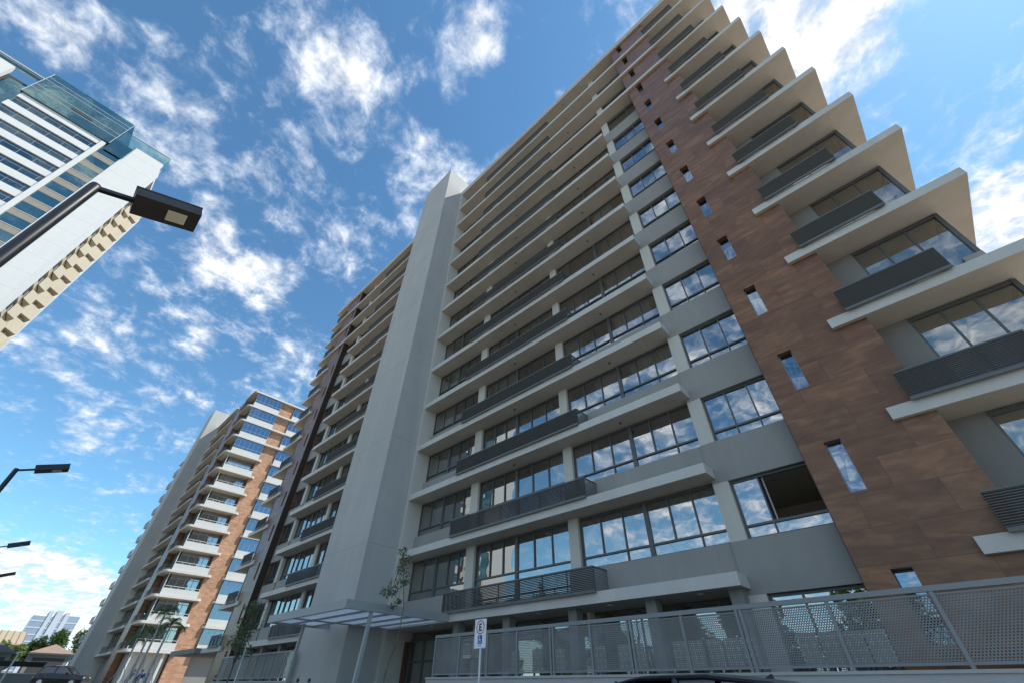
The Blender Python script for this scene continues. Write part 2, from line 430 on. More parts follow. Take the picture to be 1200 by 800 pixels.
# ------------------------------------------------------------------ mesh helpers
WORLD_AT = {}
class MB:
    """collects boxes, prisms and tubes for ONE mesh; mx mirrors everything about the plane x = mx"""
    def __init__(s, mx=None):
        s.v = []; s.f = []; s.mi = []; s.mx = mx; s.cur = 0
    def tx(s, p):
        return (2 * s.mx - p[0], p[1], p[2]) if s.mx is not None else tuple(p)
    def add(s, vs, fs):
        o = len(s.v)
        s.v += [s.tx(p) for p in vs]
        for f in fs:
            f = [o + i for i in f]
            if s.mx is not None: f.reverse()
            s.f.append(f); s.mi.append(s.cur)
        return s
    def box(s, x0, x1, y0, y1, z0, z1):
        x0, x1 = min(x0, x1), max(x0, x1); y0, y1 = min(y0, y1), max(y0, y1); z0, z1 = min(z0, z1), max(z0, z1)
        vs = [(x0, y0, z0), (x1, y0, z0), (x1, y1, z0), (x0, y1, z0), (x0, y0, z1), (x1, y0, z1), (x1, y1, z1), (x0, y1, z1)]
        return s.add(vs, [(0, 3, 2, 1), (4, 5, 6, 7), (0, 1, 5, 4), (1, 2, 6, 5), (2, 3, 7, 6), (3, 0, 4, 7)])
    def obox(s, c, ax, ay, az):
        """oriented box: centre and three half-axis vectors"""
        c, ax, ay, az = Vector(c), Vector(ax), Vector(ay), Vector(az)
        vs = [c + i * ax + j * ay + k * az for k in (-1, 1) for (i, j) in ((-1, -1), (1, -1), (1, 1), (-1, 1))]
        return s.add([tuple(p) for p in vs], [(0, 3, 2, 1), (4, 5, 6, 7), (0, 1, 5, 4), (1, 2, 6, 5), (2, 3, 7, 6), (3, 0, 4, 7)])
    def prism(s, pts, z0, z1):
        n = len(pts)
        vs = [(p[0], p[1], z0) for p in pts] + [(p[0], p[1], z1) for p in pts]
        fs = [tuple(reversed(range(n))), tuple(range(n, 2 * n))] + [(i, (i + 1) % n, n + (i + 1) % n, n + i) for i in range(n)]
        return s.add(vs, fs)
    def loft(s, rings, caps=True):
        n = len(rings[0]); vs = [p for r in rings for p in r]; fs = []
        for k in range(len(rings) - 1):
            for i in range(n):
                fs.append((k * n + i, k * n + (i + 1) % n, (k + 1) * n + (i + 1) % n, (k + 1) * n + i))
        if caps:
            fs.append(tuple(reversed(range(n)))); fs.append(tuple((len(rings) - 1) * n + i for i in range(n)))
        return s.add(vs, fs)
    def tube(s, pts, r, n=8):
        pts = [Vector(p) for p in pts]
        rs = r if isinstance(r, (list, tuple)) else [r] * len(pts)
        rings = []; up = None
        for i, p in enumerate(pts):
            d = (pts[min(i + 1, len(pts) - 1)] - pts[max(i - 1, 0)]).normalized()
            if up is None: up = Vector((1, 0, 0)) if abs(d.x) < 0.9 else Vector((0, 1, 0))
            a = d.cross(up).normalized(); b2 = d.cross(a).normalized(); up = -b2 if False else up
            rings.append([tuple(p + rs[i] * (math.cos(2 * math.pi * k / n) * a - math.sin(2 * math.pi * k / n) * b2)) for k in range(n)])
        return s.loft(rings)
    def quad(s, a, b, c, d):
        return s.add([tuple(a), tuple(b), tuple(c), tuple(d)], [(0, 1, 2, 3)])
    def build(s, name, mats, parent=None, at=None, smooth=False):
        at = Vector(at) if at is not None else (WORLD_AT[parent.name] if parent else Vector((0, 0, 0)))
        me = bpy.data.meshes.new(name)
        me.from_pydata([(p[0] - at.x, p[1] - at.y, p[2] - at.z) for p in s.v], [], s.f)
        mats = mats if isinstance(mats, (list, tuple)) else [mats]
        for m in mats: me.materials.append(m)
        if len(mats) > 1: me.polygons.foreach_set('material_index', s.mi)
        if smooth: me.polygons.foreach_set('use_smooth', [True] * len(me.polygons))
        me.update()
        o = bpy.data.objects.new(name, me)
        col.objects.link(o)
        WORLD_AT[o.name] = at
        if parent:
            o.parent = parent
            o.location = at - WORLD_AT[parent.name]
        else:
            o.location = at
        return o

def tag(o, label=None, cat=None, group=None, kind=None):
    if label: o['label'] = label
    if cat: o['category'] = cat
    if group: o['group'] = group
    if kind: o['kind'] = kind
    return o
def thing(name, at, label, cat, group=None):
    o = bpy.data.objects.new(name, None)
    o.empty_display_size = 0.5
    col.objects.link(o); o.location = at
    WORLD_AT[o.name] = Vector(at)
    return tag(o, label, cat, group)
def clone(o, parent, off=(0, 0, 0), rz=None):
    c = o.copy(); col.objects.link(c)
    c.parent = parent
    c.location = o.location + Vector(off)
    WORLD_AT[c.name] = WORLD_AT[o.name] + Vector(off)
    for ch in [k for k in o.children]:
        clone(ch, c)
    return c
def clone_thing(o, loc, label=None, rz=None, scale=None):
    c = o.copy(); col.objects.link(c); c.location = loc
    WORLD_AT[c.name] = Vector(loc)
    if label: c['label'] = label
    if rz is not None: c.rotation_euler.z = rz
    if scale: c.scale = scale
    for ch in list(o.children): clone(ch, c)
    return c

def ground_z(x):
    return 0.0 if x > -28 else min(1.35, (-28 - x) / 47.0 * 1.35)

# ------------------------------------------------------------------ the setting: ground, road, pavements
def strip(name, y0, y1, dz, mat, kind='structure', x0=-112, x1=90, solid=0.0):
    xs = [x1, 60, 30, 0, -28, -40, -55, -75, x0]
    mb = MB()
    vs = []
    for x in xs:
        z = ground_z(x) + dz
        vs += [(x, y0, z), (x, y1, z), (x, y0, z - solid), (x, y1, z - solid)]
    fs = []
    for i in range(len(xs) - 1):
        a = 4 * i; b = a + 4
        fs.append((a, a + 1, b + 1, b))
        if solid:
            fs += [(a, b, b + 2, a + 2), (a + 1, a + 3, b + 3, b + 1)]
    mb.add(vs, fs)
    return tag(mb.build(name, mat), kind=kind)
gm = MB()
xs = [900, 200, 90, 60, 30, 0, -28, -40, -55, -75, -112, -200, -900]
ys = [-900, -200, -60, -2.8, 14, 60, 200, 900]
vv = [(x, y, ground_z(x) - 0.02) for x in xs for y in ys]
ff = []
for i in range(len(xs) - 1):
    for j in range(len(ys) - 1):
        a = i * len(ys) + j
        ff.append((a, a + 1, a + len(ys) + 1, a + len(ys)))
gm.add(vv, ff)
tag(gm.build("ground", M['soil']), kind='structure')
strip("road", 0.8, 7.2, 0.0, M['asphalt'])
strip("far_road", -9.5, -3.0, 0.0, M['asphalt'])
strip("median", -2.9, 0.7, 0.14, M['pave'], solid=0.2)
strip("kerb", 7.2, 7.36, 0.15, M['kerb'], solid=0.2)
strip("median_kerb", 0.7, 0.8, 0.15, M['kerb'], solid=0.2)
strip("pavement", 7.36, 12.6, 0.14, M['pave'], solid=0.2)
strip("opposite_pavement", -14, -9.5, 0.14, M['pave'], solid=0.2)
mk = MB()
for k in range(26):
    x = 60 - k * 6.0
    z = max(ground_z(x), ground_z(x - 3)) + 0.006
    mk.add([(x, 3.9, ground_z(x) + .006), (x, 4.02, ground_z(x) + .006), (x - 2.5, 4.02, ground_z(x - 2.5) + .006), (x - 2.5, 3.9, ground_z(x - 2.5) + .006)], [(0, 1, 2, 3)])
tag(mk.build("road_marking", M['mark']), kind='structure')

# ------------------------------------------------------------------ the apartment towers
FH = 3.0
def zs(k): return EYE + 2.185 + FH * k          # underside of slab k of the near tower
MIR = -21.43                                    # plane about which the near tower mirrors

def window(x0, x1, z0, z1, y, mull, trans, mx, parent, name, gmat, low_mull=None, fm=None, at=None, wide=(), skip=()):
    """framed window in a wall facing the street: frame part with a pane child"""
    fm = fm or M['frame']
    t = 0.035
    f = MB(mx)
    f.box(x0, x0 + .05, y - .03, y + .05, z0, z1); f.box(x1 - .05, x1, y - .03, y + .05, z0, z1)
    f.box(x0 + .05, x1 - .05, y - .03, y + .05, z0, z0 + .05); f.box(x0 + .05, x1 - .05, y - .03, y + .05, z1 - .06, z1)
    zt = trans[0] if trans else z0 + .05
    for tz in trans: f.box(x0 + .05, x1 - .05, y - .045, y + .05, tz - .03, tz + .03)
    for m_ in mull:
        w = 0.075 if m_ in wide else 0.019
        f.box(m_ - w, m_ + w, y - .035, y + .045, zt + (.035 if trans else 0), z1 - .06)
        if trans and (low_mull is None or m_ in low_mull):
            f.box(m_ - w, m_ + w, y - .035, y + .045, z0 + .05, zt - .035)
    fr = f.build(name, fm, parent, at)
    p = MB(mx)
    edges = [x0 + .04] + list(mull) + [x1 - .04]
    rnd = random.Random(hash((round(x0, 2), name)) & 0xffff)
    for i in range(len(edges) - 1):
        if i in skip: continue
        a, b = edges[i], edges[i + 1]
        dy1, dy2, dy3 = [rnd.uniform(-.010, .010) for _ in range(3)]
        yy = y + .02
        p.quad((a, yy + dy1, zt), (b, yy + dy2, zt), (b, yy + dy2 + dy3, z1 - .05), (a, yy + dy1 + dy3, z1 - .05))
    if trans:
        le = [x0 + .04] + [m_ for m_ in mull if (low_mull is None or m_ in low_mull)] + [x1 - .04]
        for i in range(len(le) - 1):
            d1, d2 = rnd.uniform(-.003, .003), rnd.uniform(-.003, .003)
            p.quad((le[i], y + .02 + d1, z0 + .04), (le[i + 1], y + .02 + d2, z0 + .04), (le[i + 1], y + .02 + d2, zt), (le[i], y + .02 + d1, zt))
    pane = p.build("glass_pane", gmat, fr, at)
    return fr

def slat_rail(x0, x1, y, z0, z1, mx, parent, at, depth=1.0, left=True, right=True, spacing=0.048, pitch=1.12):
    """steel balcony railing of close horizontal slats with posts and end returns"""
    r = MB(mx)
    n = int((z1 - z0 - .06) / spacing)
    spacing = (z1 - z0 - .06) / n
    for i in range(n):
        z = z0 + .03 + i * spacing
        r.obox(((x0 + x1) / 2, y + .022, z + .016), ((x1 - x0) / 2, 0, 0), (0, .020, -.010), (0, .003, .006))
        if left: r.box(x0, x0 + .012, y + .012, y + depth, z, z + .022)
        if right: r.box(x1 - .012, x1, y + .012, y + depth, z, z + .022)
    r.box(x0, x1, y - .006, y + .045, z1 - .04, z1)
    r.box(x0, x1, y - .004, y + .06, z0 - .05, z0 + .035)
    if right: r.box(x1 - .045, x1, y + .045, y + depth, z1 - .04, z1)
    if left: r.box(x0, x0 + .045, y + .045, y + depth, z1 - .04, z1)
    k = max(1, round((x1 - x0) / pitch))
    for i in range(k + 1):
        xx = x0 + (x1 - x0 - .035) * i / k
        r.box(xx, xx + .035, y + .05, y + .085, z0 - .01, z1 - .04)
    return r.build("railing", M['rail'], parent, at)

def gable(B, XG, base, fh, nfl, top_band, y_end, plain=False):
    """end wall of a tower facing +X: balconies, orange brick strip, right-hand windows. base(k) = underside of slab k"""
    w = MB()
    w.box(XG - 1.3, XG - .62, 18.2, 20.75, base(-1), base(nfl))
    w.build("brick_strip", M['brick'], B)
    fw = MB(); lw = MB(); pw = MB(); hr = MB(); gl = MB(); low = MB()
    items = {}
    for k in range(nfl):
        z = base(k); at = (XG, 13, z)
        def piece(key, make):
            if key in items: clone(items[key][0], B, (0, 0, z - items[key][1]))
            else: items[key] = (make(), z)
        def parapet():
            return MB().box(XG - .27, XG - .15, 13.55, 18.22, z + .32, z + 1.12).build("parapet", M['white'], B, at)
        def rparapet():
            return MB().box(XG - .30, XG - .18, 20.78, y_end, z + .32, z + 1.15).build("side_parapet", M['white'], B, at)
        def rwin():
            f = MB()
            for yy in [20.8 + q * (y_end - 20.86) / (3 if y_end < 23 else 8) for q in range(4 if y_end < 23 else 9)]: f.box(XG - .42, XG - .36, yy, yy + .05, z + 1.15, z + fh - .02)
            f.box(XG - .42, XG - .36, 20.86, y_end - .07, z + fh - .1, z + fh - .03)
            fo = f.build("side_window", M['lframe'], B, at)
            MB().quad((XG - .39, 20.8, z + 1.15), (XG - .39, y_end, z + 1.15), (XG - .39, y_end, z + fh - .02), (XG - .39, 20.8, z + fh - .02)).build("glass_pane", M['slitglass'], fo, at)
            return fo
        piece('rpar', rparapet); piece('rwin', rwin)
        if plain:
            if k == 2: MB().box(XG - 1.35, XG - .95, 13.2, 13.55, z + .32, z + .78).build("upstand", M['grey'], B, at)
            continue
        piece('par', parapet)
        if k >= nfl - top_band:                      # enclosed balcony: full glazing over the parapet
            def enc():
                f = MB()
                for i in range(7):
                    yy = 13.56 + i * (18.2 - 13.56 - .04) / 6
                    f.box(XG - .235, XG - .19, yy, yy + .03, z + 1.12, z + fh - .02)
                f.box(XG - .24, XG - .185, 13.6, 18.16, z + 1.55, z + 1.60)
                fo = f.build("balcony_glazing", M['lframe'], B, at)
                q = MB()
                for i in range(6):
                    a = 13.56 + i * .773; b2 = a + .773; d = random.uniform(-.012, .012)
                    q.quad((XG - .21, a, z + 1.12), (XG - .21 + d, b2, z + 1.12), (XG - .21 + d, b2, z + fh - .02), (XG - .21, a, z + fh - .02))
                q.build("glass_pane", M['slitglass'], fo, at)
                return fo
            piece('enc', enc)
        else:
            def handrail():
                h = MB()
                h.box(XG - .24, XG - .18, 13.55, 18.2, z + 1.36, z + 1.42)
                for i in range(6):
                    yy = 13.56 + i * (18.2 - 13.56 - .05) / 5
                    h.box(XG - .235, XG - .185, yy, yy + .05, z + 1.12, z + 1.36)
                return h.build("handrail", M['offwhite'], B, at)
            def door():
                f = MB()
                for i in range(5):
                    yy = 14.2 + i * 1.0
                    f.box(XG - 1.95, XG - 1.85, yy - .03, yy + .03, z + .32, z + fh - .01)
                f.box(XG - 1.95, XG - 1.85, 14.2, 18.2, z + 2.55, z + 2.63)
                fo = f.build("balcony_door", M['lframe'], B, at)
                MB().quad((XG - 1.9, 14.2, z + .33), (XG - 1.9, 18.2, z + .33), (XG - 1.9, 18.2, z + fh - .01), (XG - 1.9, 14.2, z + fh - .01)).build("glass_pane", M['glass'], fo, at)
                return fo
            def lamp_col():
                return MB().box(XG - .6, XG - .5, 13.58, 13.68, z + .32, z + fh).build("balcony_post", M['offwhite'], B, at)
            piece('hand', handrail); piece('door', door); piece('post', lamp_col)

def tower():
    B = thing("apartment_building", (MIR, 14, 0), "nearest and largest apartment tower, grey with a brown cladding strip and stacked balcony slabs", "apartment building")
    NF = 13
    firsts = {}
    def rep(key, k, make):
        """first of a kind is built, every later storey gets a copy one storey up"""
        if key in firsts:
            o, z0 = firsts[key]
            clone(o, B, (0, 0, zs(k) - z0))
        else:
            firsts[key] = (make(), zs(k))
    XL = -20.45
    for half, mx in (('r', None), ('l', MIR)):
        h = lambda s: half + s
        for k in range(0, NF + 1):
            z = zs(k)
            at = (MIR, 13.0, z)
            # ---- floor slab (edge in pale paint, underside in warm plaster)
            def slab(kind):
                s = MB(mx)
                def bx(x0, x1, y0, y1):
                    i0 = len(s.f)
                    s.box(x0, x1, y0, y1, z, z + .32)
                    s.mi[i0] = 1                      # bottom face of the box
                if kind == 'roof':
                    bx(MIR, 1.42 if False else 5.25, 12.75, 22.8)
                    s.box(MIR, 5.27, 12.72, 12.78, z + .32, z + .62)
                elif kind == 'top':
                    bx(XL, -1.5, 12.75, 23.7); bx(-1.5, 1.42, 12.75, 12.897); bx(-1.5, 1.42, 13.703, 23.7); bx(1.42, 5.25, 12.75, 22.8)
                else:
                    bx(XL, -4.1, 12.75, 23.7); bx(-4.1, -1.5, 13.76, 23.7); bx(-1.5, 1.42, 13.703, 23.7)
                    bx(.6, 1.42, 12.75, 12.897); bx(1.42, 5.25, 12.75, 18.65)
                    bx(1.42, 4.1, 18.65, 23.7)
                o = s.build("roof_slab" if kind == 'roof' else "floor_slab", [M['fascia'], M['soffit']], B, at)
                return o
            kind = 'roof' if k == NF else ('top' if k >= 10 else 'low')
            rep(h('slab' + kind), k, lambda: slab(kind))
            if k == NF: continue
            # ---- living-room zone
            rep(h('par'), k, lambda: MB(mx).box(XL, -15.85, 13.5, 13.68, z + .32, z + 1.19).build("window_parapet", M['grey'], B, at))
            rep(h('par2'), k, lambda: MB(mx).box(-10.1, -4.26, 13.5, 13.68, z + .32, z + 1.19).build("window_parapet", M['grey'], B, at))
            rep(h('w1'), k, lambda: window(XL, -16.05, z + 1.2, z + 2.97, 13.72, [-19.45, -18.45, -17.5, -16.72], [z + 1.58], mx, B, "living_window", M['glass'], [-18.45], at=at, wide=[-18.45]))
            rep(h('w2'), k, lambda: window(-15.5, -10.05, z + .33, z + 2.97, 13.72, [-14.55, -13.75, -12.95, -11.95, -11.0], [z + 1.58], mx, B, "living_window", M['glass'], [-12.95], at=at, wide=[-12.95]))
            rep(h('w3'), k, lambda: window(-9.6, -4.26, z + 1.2, z + 2.97, 13.72, [-8.66, -7.72, -6.8, -5.93, -5.1], [z + 1.58], mx, B, "living_window", M['glass'], [-7.72, -6.8, -5.1], at=at, wide=[-6.8]))
            rep(h('cols'), k, lambda: MB(mx).box(-16.05, -15.5, 13.56, 14.1, z + .32, z + 3.0).build("column", M['column'], B, at))
            rep(h('cols2'), k, lambda: MB(mx).box(-10.05, -9.6, 13.56, 14.1, z + .32, z + 3.0).build("column", M['column'], B, at))
            rep(h('rail'), k, lambda: slat_rail(-16.3, -8.5, 12.64, z + .33, z + 1.05, mx, B, at, depth=.85))
            # soffit lamps
            def lamps():
                s = MB(mx)
                x = -6.9
                s.prism([(x + .05 * math.cos(a * math.pi / 4), 13.25 + .05 * math.sin(a * math.pi / 4)) for a in range(8)], z + 2.93, z + 3.0)
                return s.build("ceiling_light", M['rail'], B, at)
            if k > 0:
                rep(h('lamp'), k, lamps)
                clone(firsts[h('lamp')][0], B, ((-5.8 if half == 'r' else 5.8), 0, zs(k) - firsts[h('lamp')][1]))
            # ---- grey bay with three-light window
            rep(h('bay'), k, lambda: MB(mx).box(-4.25, -1.5, 13.45, 13.757, z - .14, z + 1.18).build("bay_spandrel", M['grey'], B, at))
            def bay(open_=False):
                return window(-3.76, -1.5, z + 1.19, z + 2.85, 13.62, [-2.98] if open_ else [-2.98, -2.26], [z + 1.54], mx, B, "bay_window", M['glass'], at=at, skip=(1,) if open_ else ())
            if k == 0 and half == 'r':
                o = bay(True)
                # slid-back sash doubled behind the left pane
                sb = MB(); sb.box(-3.02, -2.97, 13.69, 13.73, z + 1.58, z + 2.8); sb.box(-2.9, -2.86, 13.69, 13.73, z + 1.58, z + 2.8)
                sb.build("sliding_sash", M['lframe'], o, at)
            else:
                rep(h('bayw'), k, bay)
            # ---- slit window in the cladding
            def slit():
                f = MB(mx)
                f.box(-.97, -.94, 13.06, 13.14, z + 1.64, z + 2.97); f.box(-.62, -.59, 13.06, 13.14, z + 1.64, z + 2.97)
                f.box(-.94, -.62, 13.02, 13.14, z + 1.64, z + 1.67)
                fo = f.build("slit_window", M['lframe'], B, at)
                MB(mx).quad((-.95, 13.10, z + 1.66), (-.61, 13.104, z + 1.66), (-.61, 13.108, z + 2.97), (-.95, 13.102, z + 2.97)).build("glass_pane", M['slitglass'], fo, at)
                return fo
            rep(h('slit'), k, slit)
            # ---- corner balcony
            rep(h('bw'), k, lambda: MB(mx).box(1.42, 2.22, 13.74, 13.9, z + .32, z + 3.0).build("balcony_wall", M['dkgrey'], B, at))
            def corner():
                f = MB(mx)
                za, zb = z + .33, z + 2.96
                f.box(2.22, 4.43, 13.72, 13.80, zb - .10, zb); f.box(2.22, 4.43, 13.72, 13.80, za, za + .06)
                f.box(2.22, 2.27, 13.74, 13.80, za, zb - .1)
                for m_ in (2.90, 3.60): f.box(m_ - .025, m_ + .025, 13.74, 13.80, za + .06, zb - .1)
                f.box(4.35, 4.45, 13.70, 13.80, za, zb)
                f.box(4.37, 4.45, 13.80, 18.2, zb - .10, zb); f.box(4.37, 4.45, 13.80, 18.2, za, za + .06)
                f.box(4.37, 4.45, 13.8, 18.2, z + 1.35, z + 1.41)
                for i in range(1, 5): f.box(4.38, 4.44, 13.8 + i * .88, 13.85 + i * .88, za + .06, zb - .1)
                fo = f.build("corner_window", M['frame'], B, at)
                q = MB(mx)
                for a, b in ((2.25, 2.9), (2.9, 3.6), (3.6, 4.37)):
                    d = random.uniform(-.006, .006)
                    q.quad((a, 13.77, za), (b, 13.77 + d, za), (b, 13.77 + d, zb), (a, 13.77, zb))
                q.quad((4.41, 13.8, za), (4.41, 18.2, za), (4.41, 18.2, zb), (4.41, 13.8, zb))
                q.build("glass_pane", M['clear'], fo, at)
                return fo
            rep(h('cw'), k, corner)
            rep(h('brail'), k, lambda: slat_rail(1.12, 3.5, 12.62, z + .33, z + 1.08, mx, B, at, depth=1.1, left=False, pitch=.8))
            if half == 'l':
                rep('lpar', k, lambda: MB(mx).box(5.0, 5.12, 13.6, 18.2, z + .32, z + 1.12).build("parapet", M['white'], B, at))
            rc = random.Random(k * 7 + (3 if half == 'l' else 0))
            for ci, (ca, cb_) in enumerate(((-20.3, -18.6), (-15.3, -13.1), (-12.8, -10.2), (-9.5, -6.9), (-6.6, -4.4))):
                if rc.random() > .5 or (k == 0 and ci >= 3): continue
                cut = rc.uniform(.35, 1.0)
                if rc.random() < .5: cb_ = ca + (cb_ - ca) * cut
                else: ca = cb_ - (cb_ - ca) * cut
                cm = MB(mx); n_ = 26; cv_ = []; cf_ = []
                for q in range(n_ + 1):
                    xx = ca + (cb_ - ca) * q / n_; yy = 13.95 + .035 * math.sin(q * 1.9)
                    cv_ += [(xx, yy, z + .34), (xx, yy, z + 2.9)]
                for q in range(n_): cf_.append((2 * q, 2 * q + 2, 2 * q + 3, 2 * q + 1))
                cm.add(cv_, cf_).build("curtain", M['curtain'] if rc.random() < .7 else M['linen'], B, at)
        # ---- full-height pieces of this half
        zb, zt = 0.55, zs(NF) - .003
        p = MB(mx)
        p.box(-1.55, -.97, 12.9, 13.7, zb, zt); p.box(-.59, 1.417, 12.9, 13.7, zb, zt)
        prev = zb
        for k in range(-1, NF):
            p.box(-.97, -.59, 12.9, 13.7, prev, zs(k) + 1.64)
            p.box(-.97, -.59, 13.25, 13.7, zs(k) + 1.64, zs(k) + 2.97)
            prev = zs(k) + 2.97
        p.box(-.97, -.59, 12.9, 13.7, prev, zt)
        p.build("brown_cladding", M['brown'], B)
        MB(mx).box(-1.568, -1.5515, 12.905, 13.449, zb, zt - .01).build("side_shade_strip", M['sideshade'], B)  # near-black strip over the panel's side face, painting its deep shade
        c = MB(mx)
        c.box(-4.25, -3.77, 13.455, 13.757, 0.9, zs(NF) - .003)
        c.build("bay_column", M['column'], B)
        f = MB(mx).box(-20.69, XL, 12.74, 14.3, 0.3, zs(NF) - .004)
        f.build("end_fin", M['column'], B)
        # rooms behind the glass
        r = MB(mx)
        r.box(-20.4, -4.3, 17.6, 17.75, 0.3, zs(NF)); r.box(-4.2, 4.0, 17.61, 17.76, 0.3, zs(NF))
        for x in (-15.8, -9.85): r.box(x - .07, x + .07, 14.11, 17.6, 0.3, zs(NF))
        r.box(-4.24, -4.1, 13.77, 17.6, .3, zs(NF)); r.box(1.43, 1.55, 13.91, 17.6, .3, zs(NF))
        r.box(-1.49, -1.4, 13.77, 17.6, .3, zs(NF))
        r.build("inner_wall", M['room'], B)
        # ground floor: recessed glazing, columns
        z = zs(-1)
        at = (MIR, 14, z)
        for x in (-15.8, -12.9, -9.8, -6.9, -4.4): MB(mx).box(x - .17, x + .17, 13.1, 13.449, 0.5, zs(0)).build("ground_column", M['dkgrey'], B)
        window(-15.0, -4.26, 1.02, zs(0) - .02, 14.4, [-13.6, -12.2, -10.8, -9.4, -8.0, -6.6, -5.4], [], mx, B, "ground_floor_window", M['glass'], at=at)
        window(-3.76, -1.5, z + .9, z + 2.85, 13.62, [-2.98, -2.26], [], mx, B, "ground_floor_window", M['glass'], at=at)
        MB(mx).box(-4.25, -1.5, 13.45, 13.757, 0.9, z + .9).build("plinth", M['grey'], B)
        MB(mx).box(1.42, 4.6, 13.75, 13.95, 0.5, zs(0)).build("ground_wall", M['dkgrey'], B)
        # ceiling downlights under the first slab
        for x in (-17.6, -14.2, -11.4, -8.4, -5.4):
            d = MB(mx)
            d.prism([(x + .09 * math.cos(a * math.pi / 5), 13.25 + .09 * math.sin(a * math.pi / 5)) for a in range(10)], zs(0) - .035, zs(0) - .001)
            d.build("downlight", M['fascia'], B)
    MB().box(-28.0, -25.21, 14.35, 14.5, .5, zs(0)).build("ground_wall", M['dkgrey'], B)
    gs = MB().quad((-.96, 13.2, zs(-1) + 1.64), (-.6, 13.2, zs(-1) + 1.64), (-.6, 13.2, zs(-1) + 2.96), (-.96, 13.2, zs(-1) + 2.96)).build("ground_slit_glass", M['slitglass'], B)
    # open bay window: cupboard in the room
    z = zs(0)
    cb = MB()
    cb.box(-2.9, -2.18, 16.7, 17.5, z + 1.1, z + 2.35); cb.box(-2.16, -1.5, 16.72, 17.5, z + 1.1, z + 2.35)
    cb.build("cupboard", M['wood'], B)
    # vertical blinds in the first-floor corner room
    b = MB()
    n = 150
    pts = [(-9.5 + 5.15 * i / n, 13.98 + .03 * math.sin(i * 1.7)) for i in range(n + 1)]
    vs_ = []; fs_ = []
    for (x, y) in pts: vs_ += [(x, y, z + .4), (x, y, z + 2.93)]
    for i in range(n): fs_.append((2 * i, 2 * i + 2, 2 * i + 3, 2 * i + 1))
    b.add(vs_, fs_).build("vertical_blind", M['curtain'], B)
    # stair core
    c = MB(); c.box(-25.2, -20.7, 10.93, 16.0, 0.1, EYE + 44.6)
    co = c.build("stair_core", M['core'], B)
    j = MB()
    for zz in (7.2, 13.2, 19.2, 25.2, 31.2, 37.2): j.box(-25.203, -20.697, 10.927, 12.73, zz, zz + .012)
    j.build("expansion_joint", M['dkgrey'], co)
    for x in (-24.25, -23.1):
        MB().tube([(x, 10.86, 1.83), (x, 10.95, 1.83)], .07, 12).build("wall_light", M['black'], co)
    # back and end walls
    e = MB()
    e.box(-46.8, 3.9, 23.75, 23.9, 0.3, zs(NF) - .01)
    e.box(4.1, 4.36, 18.3, 23.74, 0.3, zs(NF) - .01); e.box(-47.2, -46.9, 18.3, 23.74, .3, zs(NF) - .01)
    e.build("rear_wall", M['grey'], B)
    gable(B, 5.25, zs, FH, NF, 4, 22.8, True)
    # extended entrance slab of the left half
    s = MB(); s.box(-55.5, -48.12, 12.3, 16, zs(0), zs(0) + .34)
    s.build("entrance_slab", M['dkgrey'], B)
    return B
near_tower = tower()

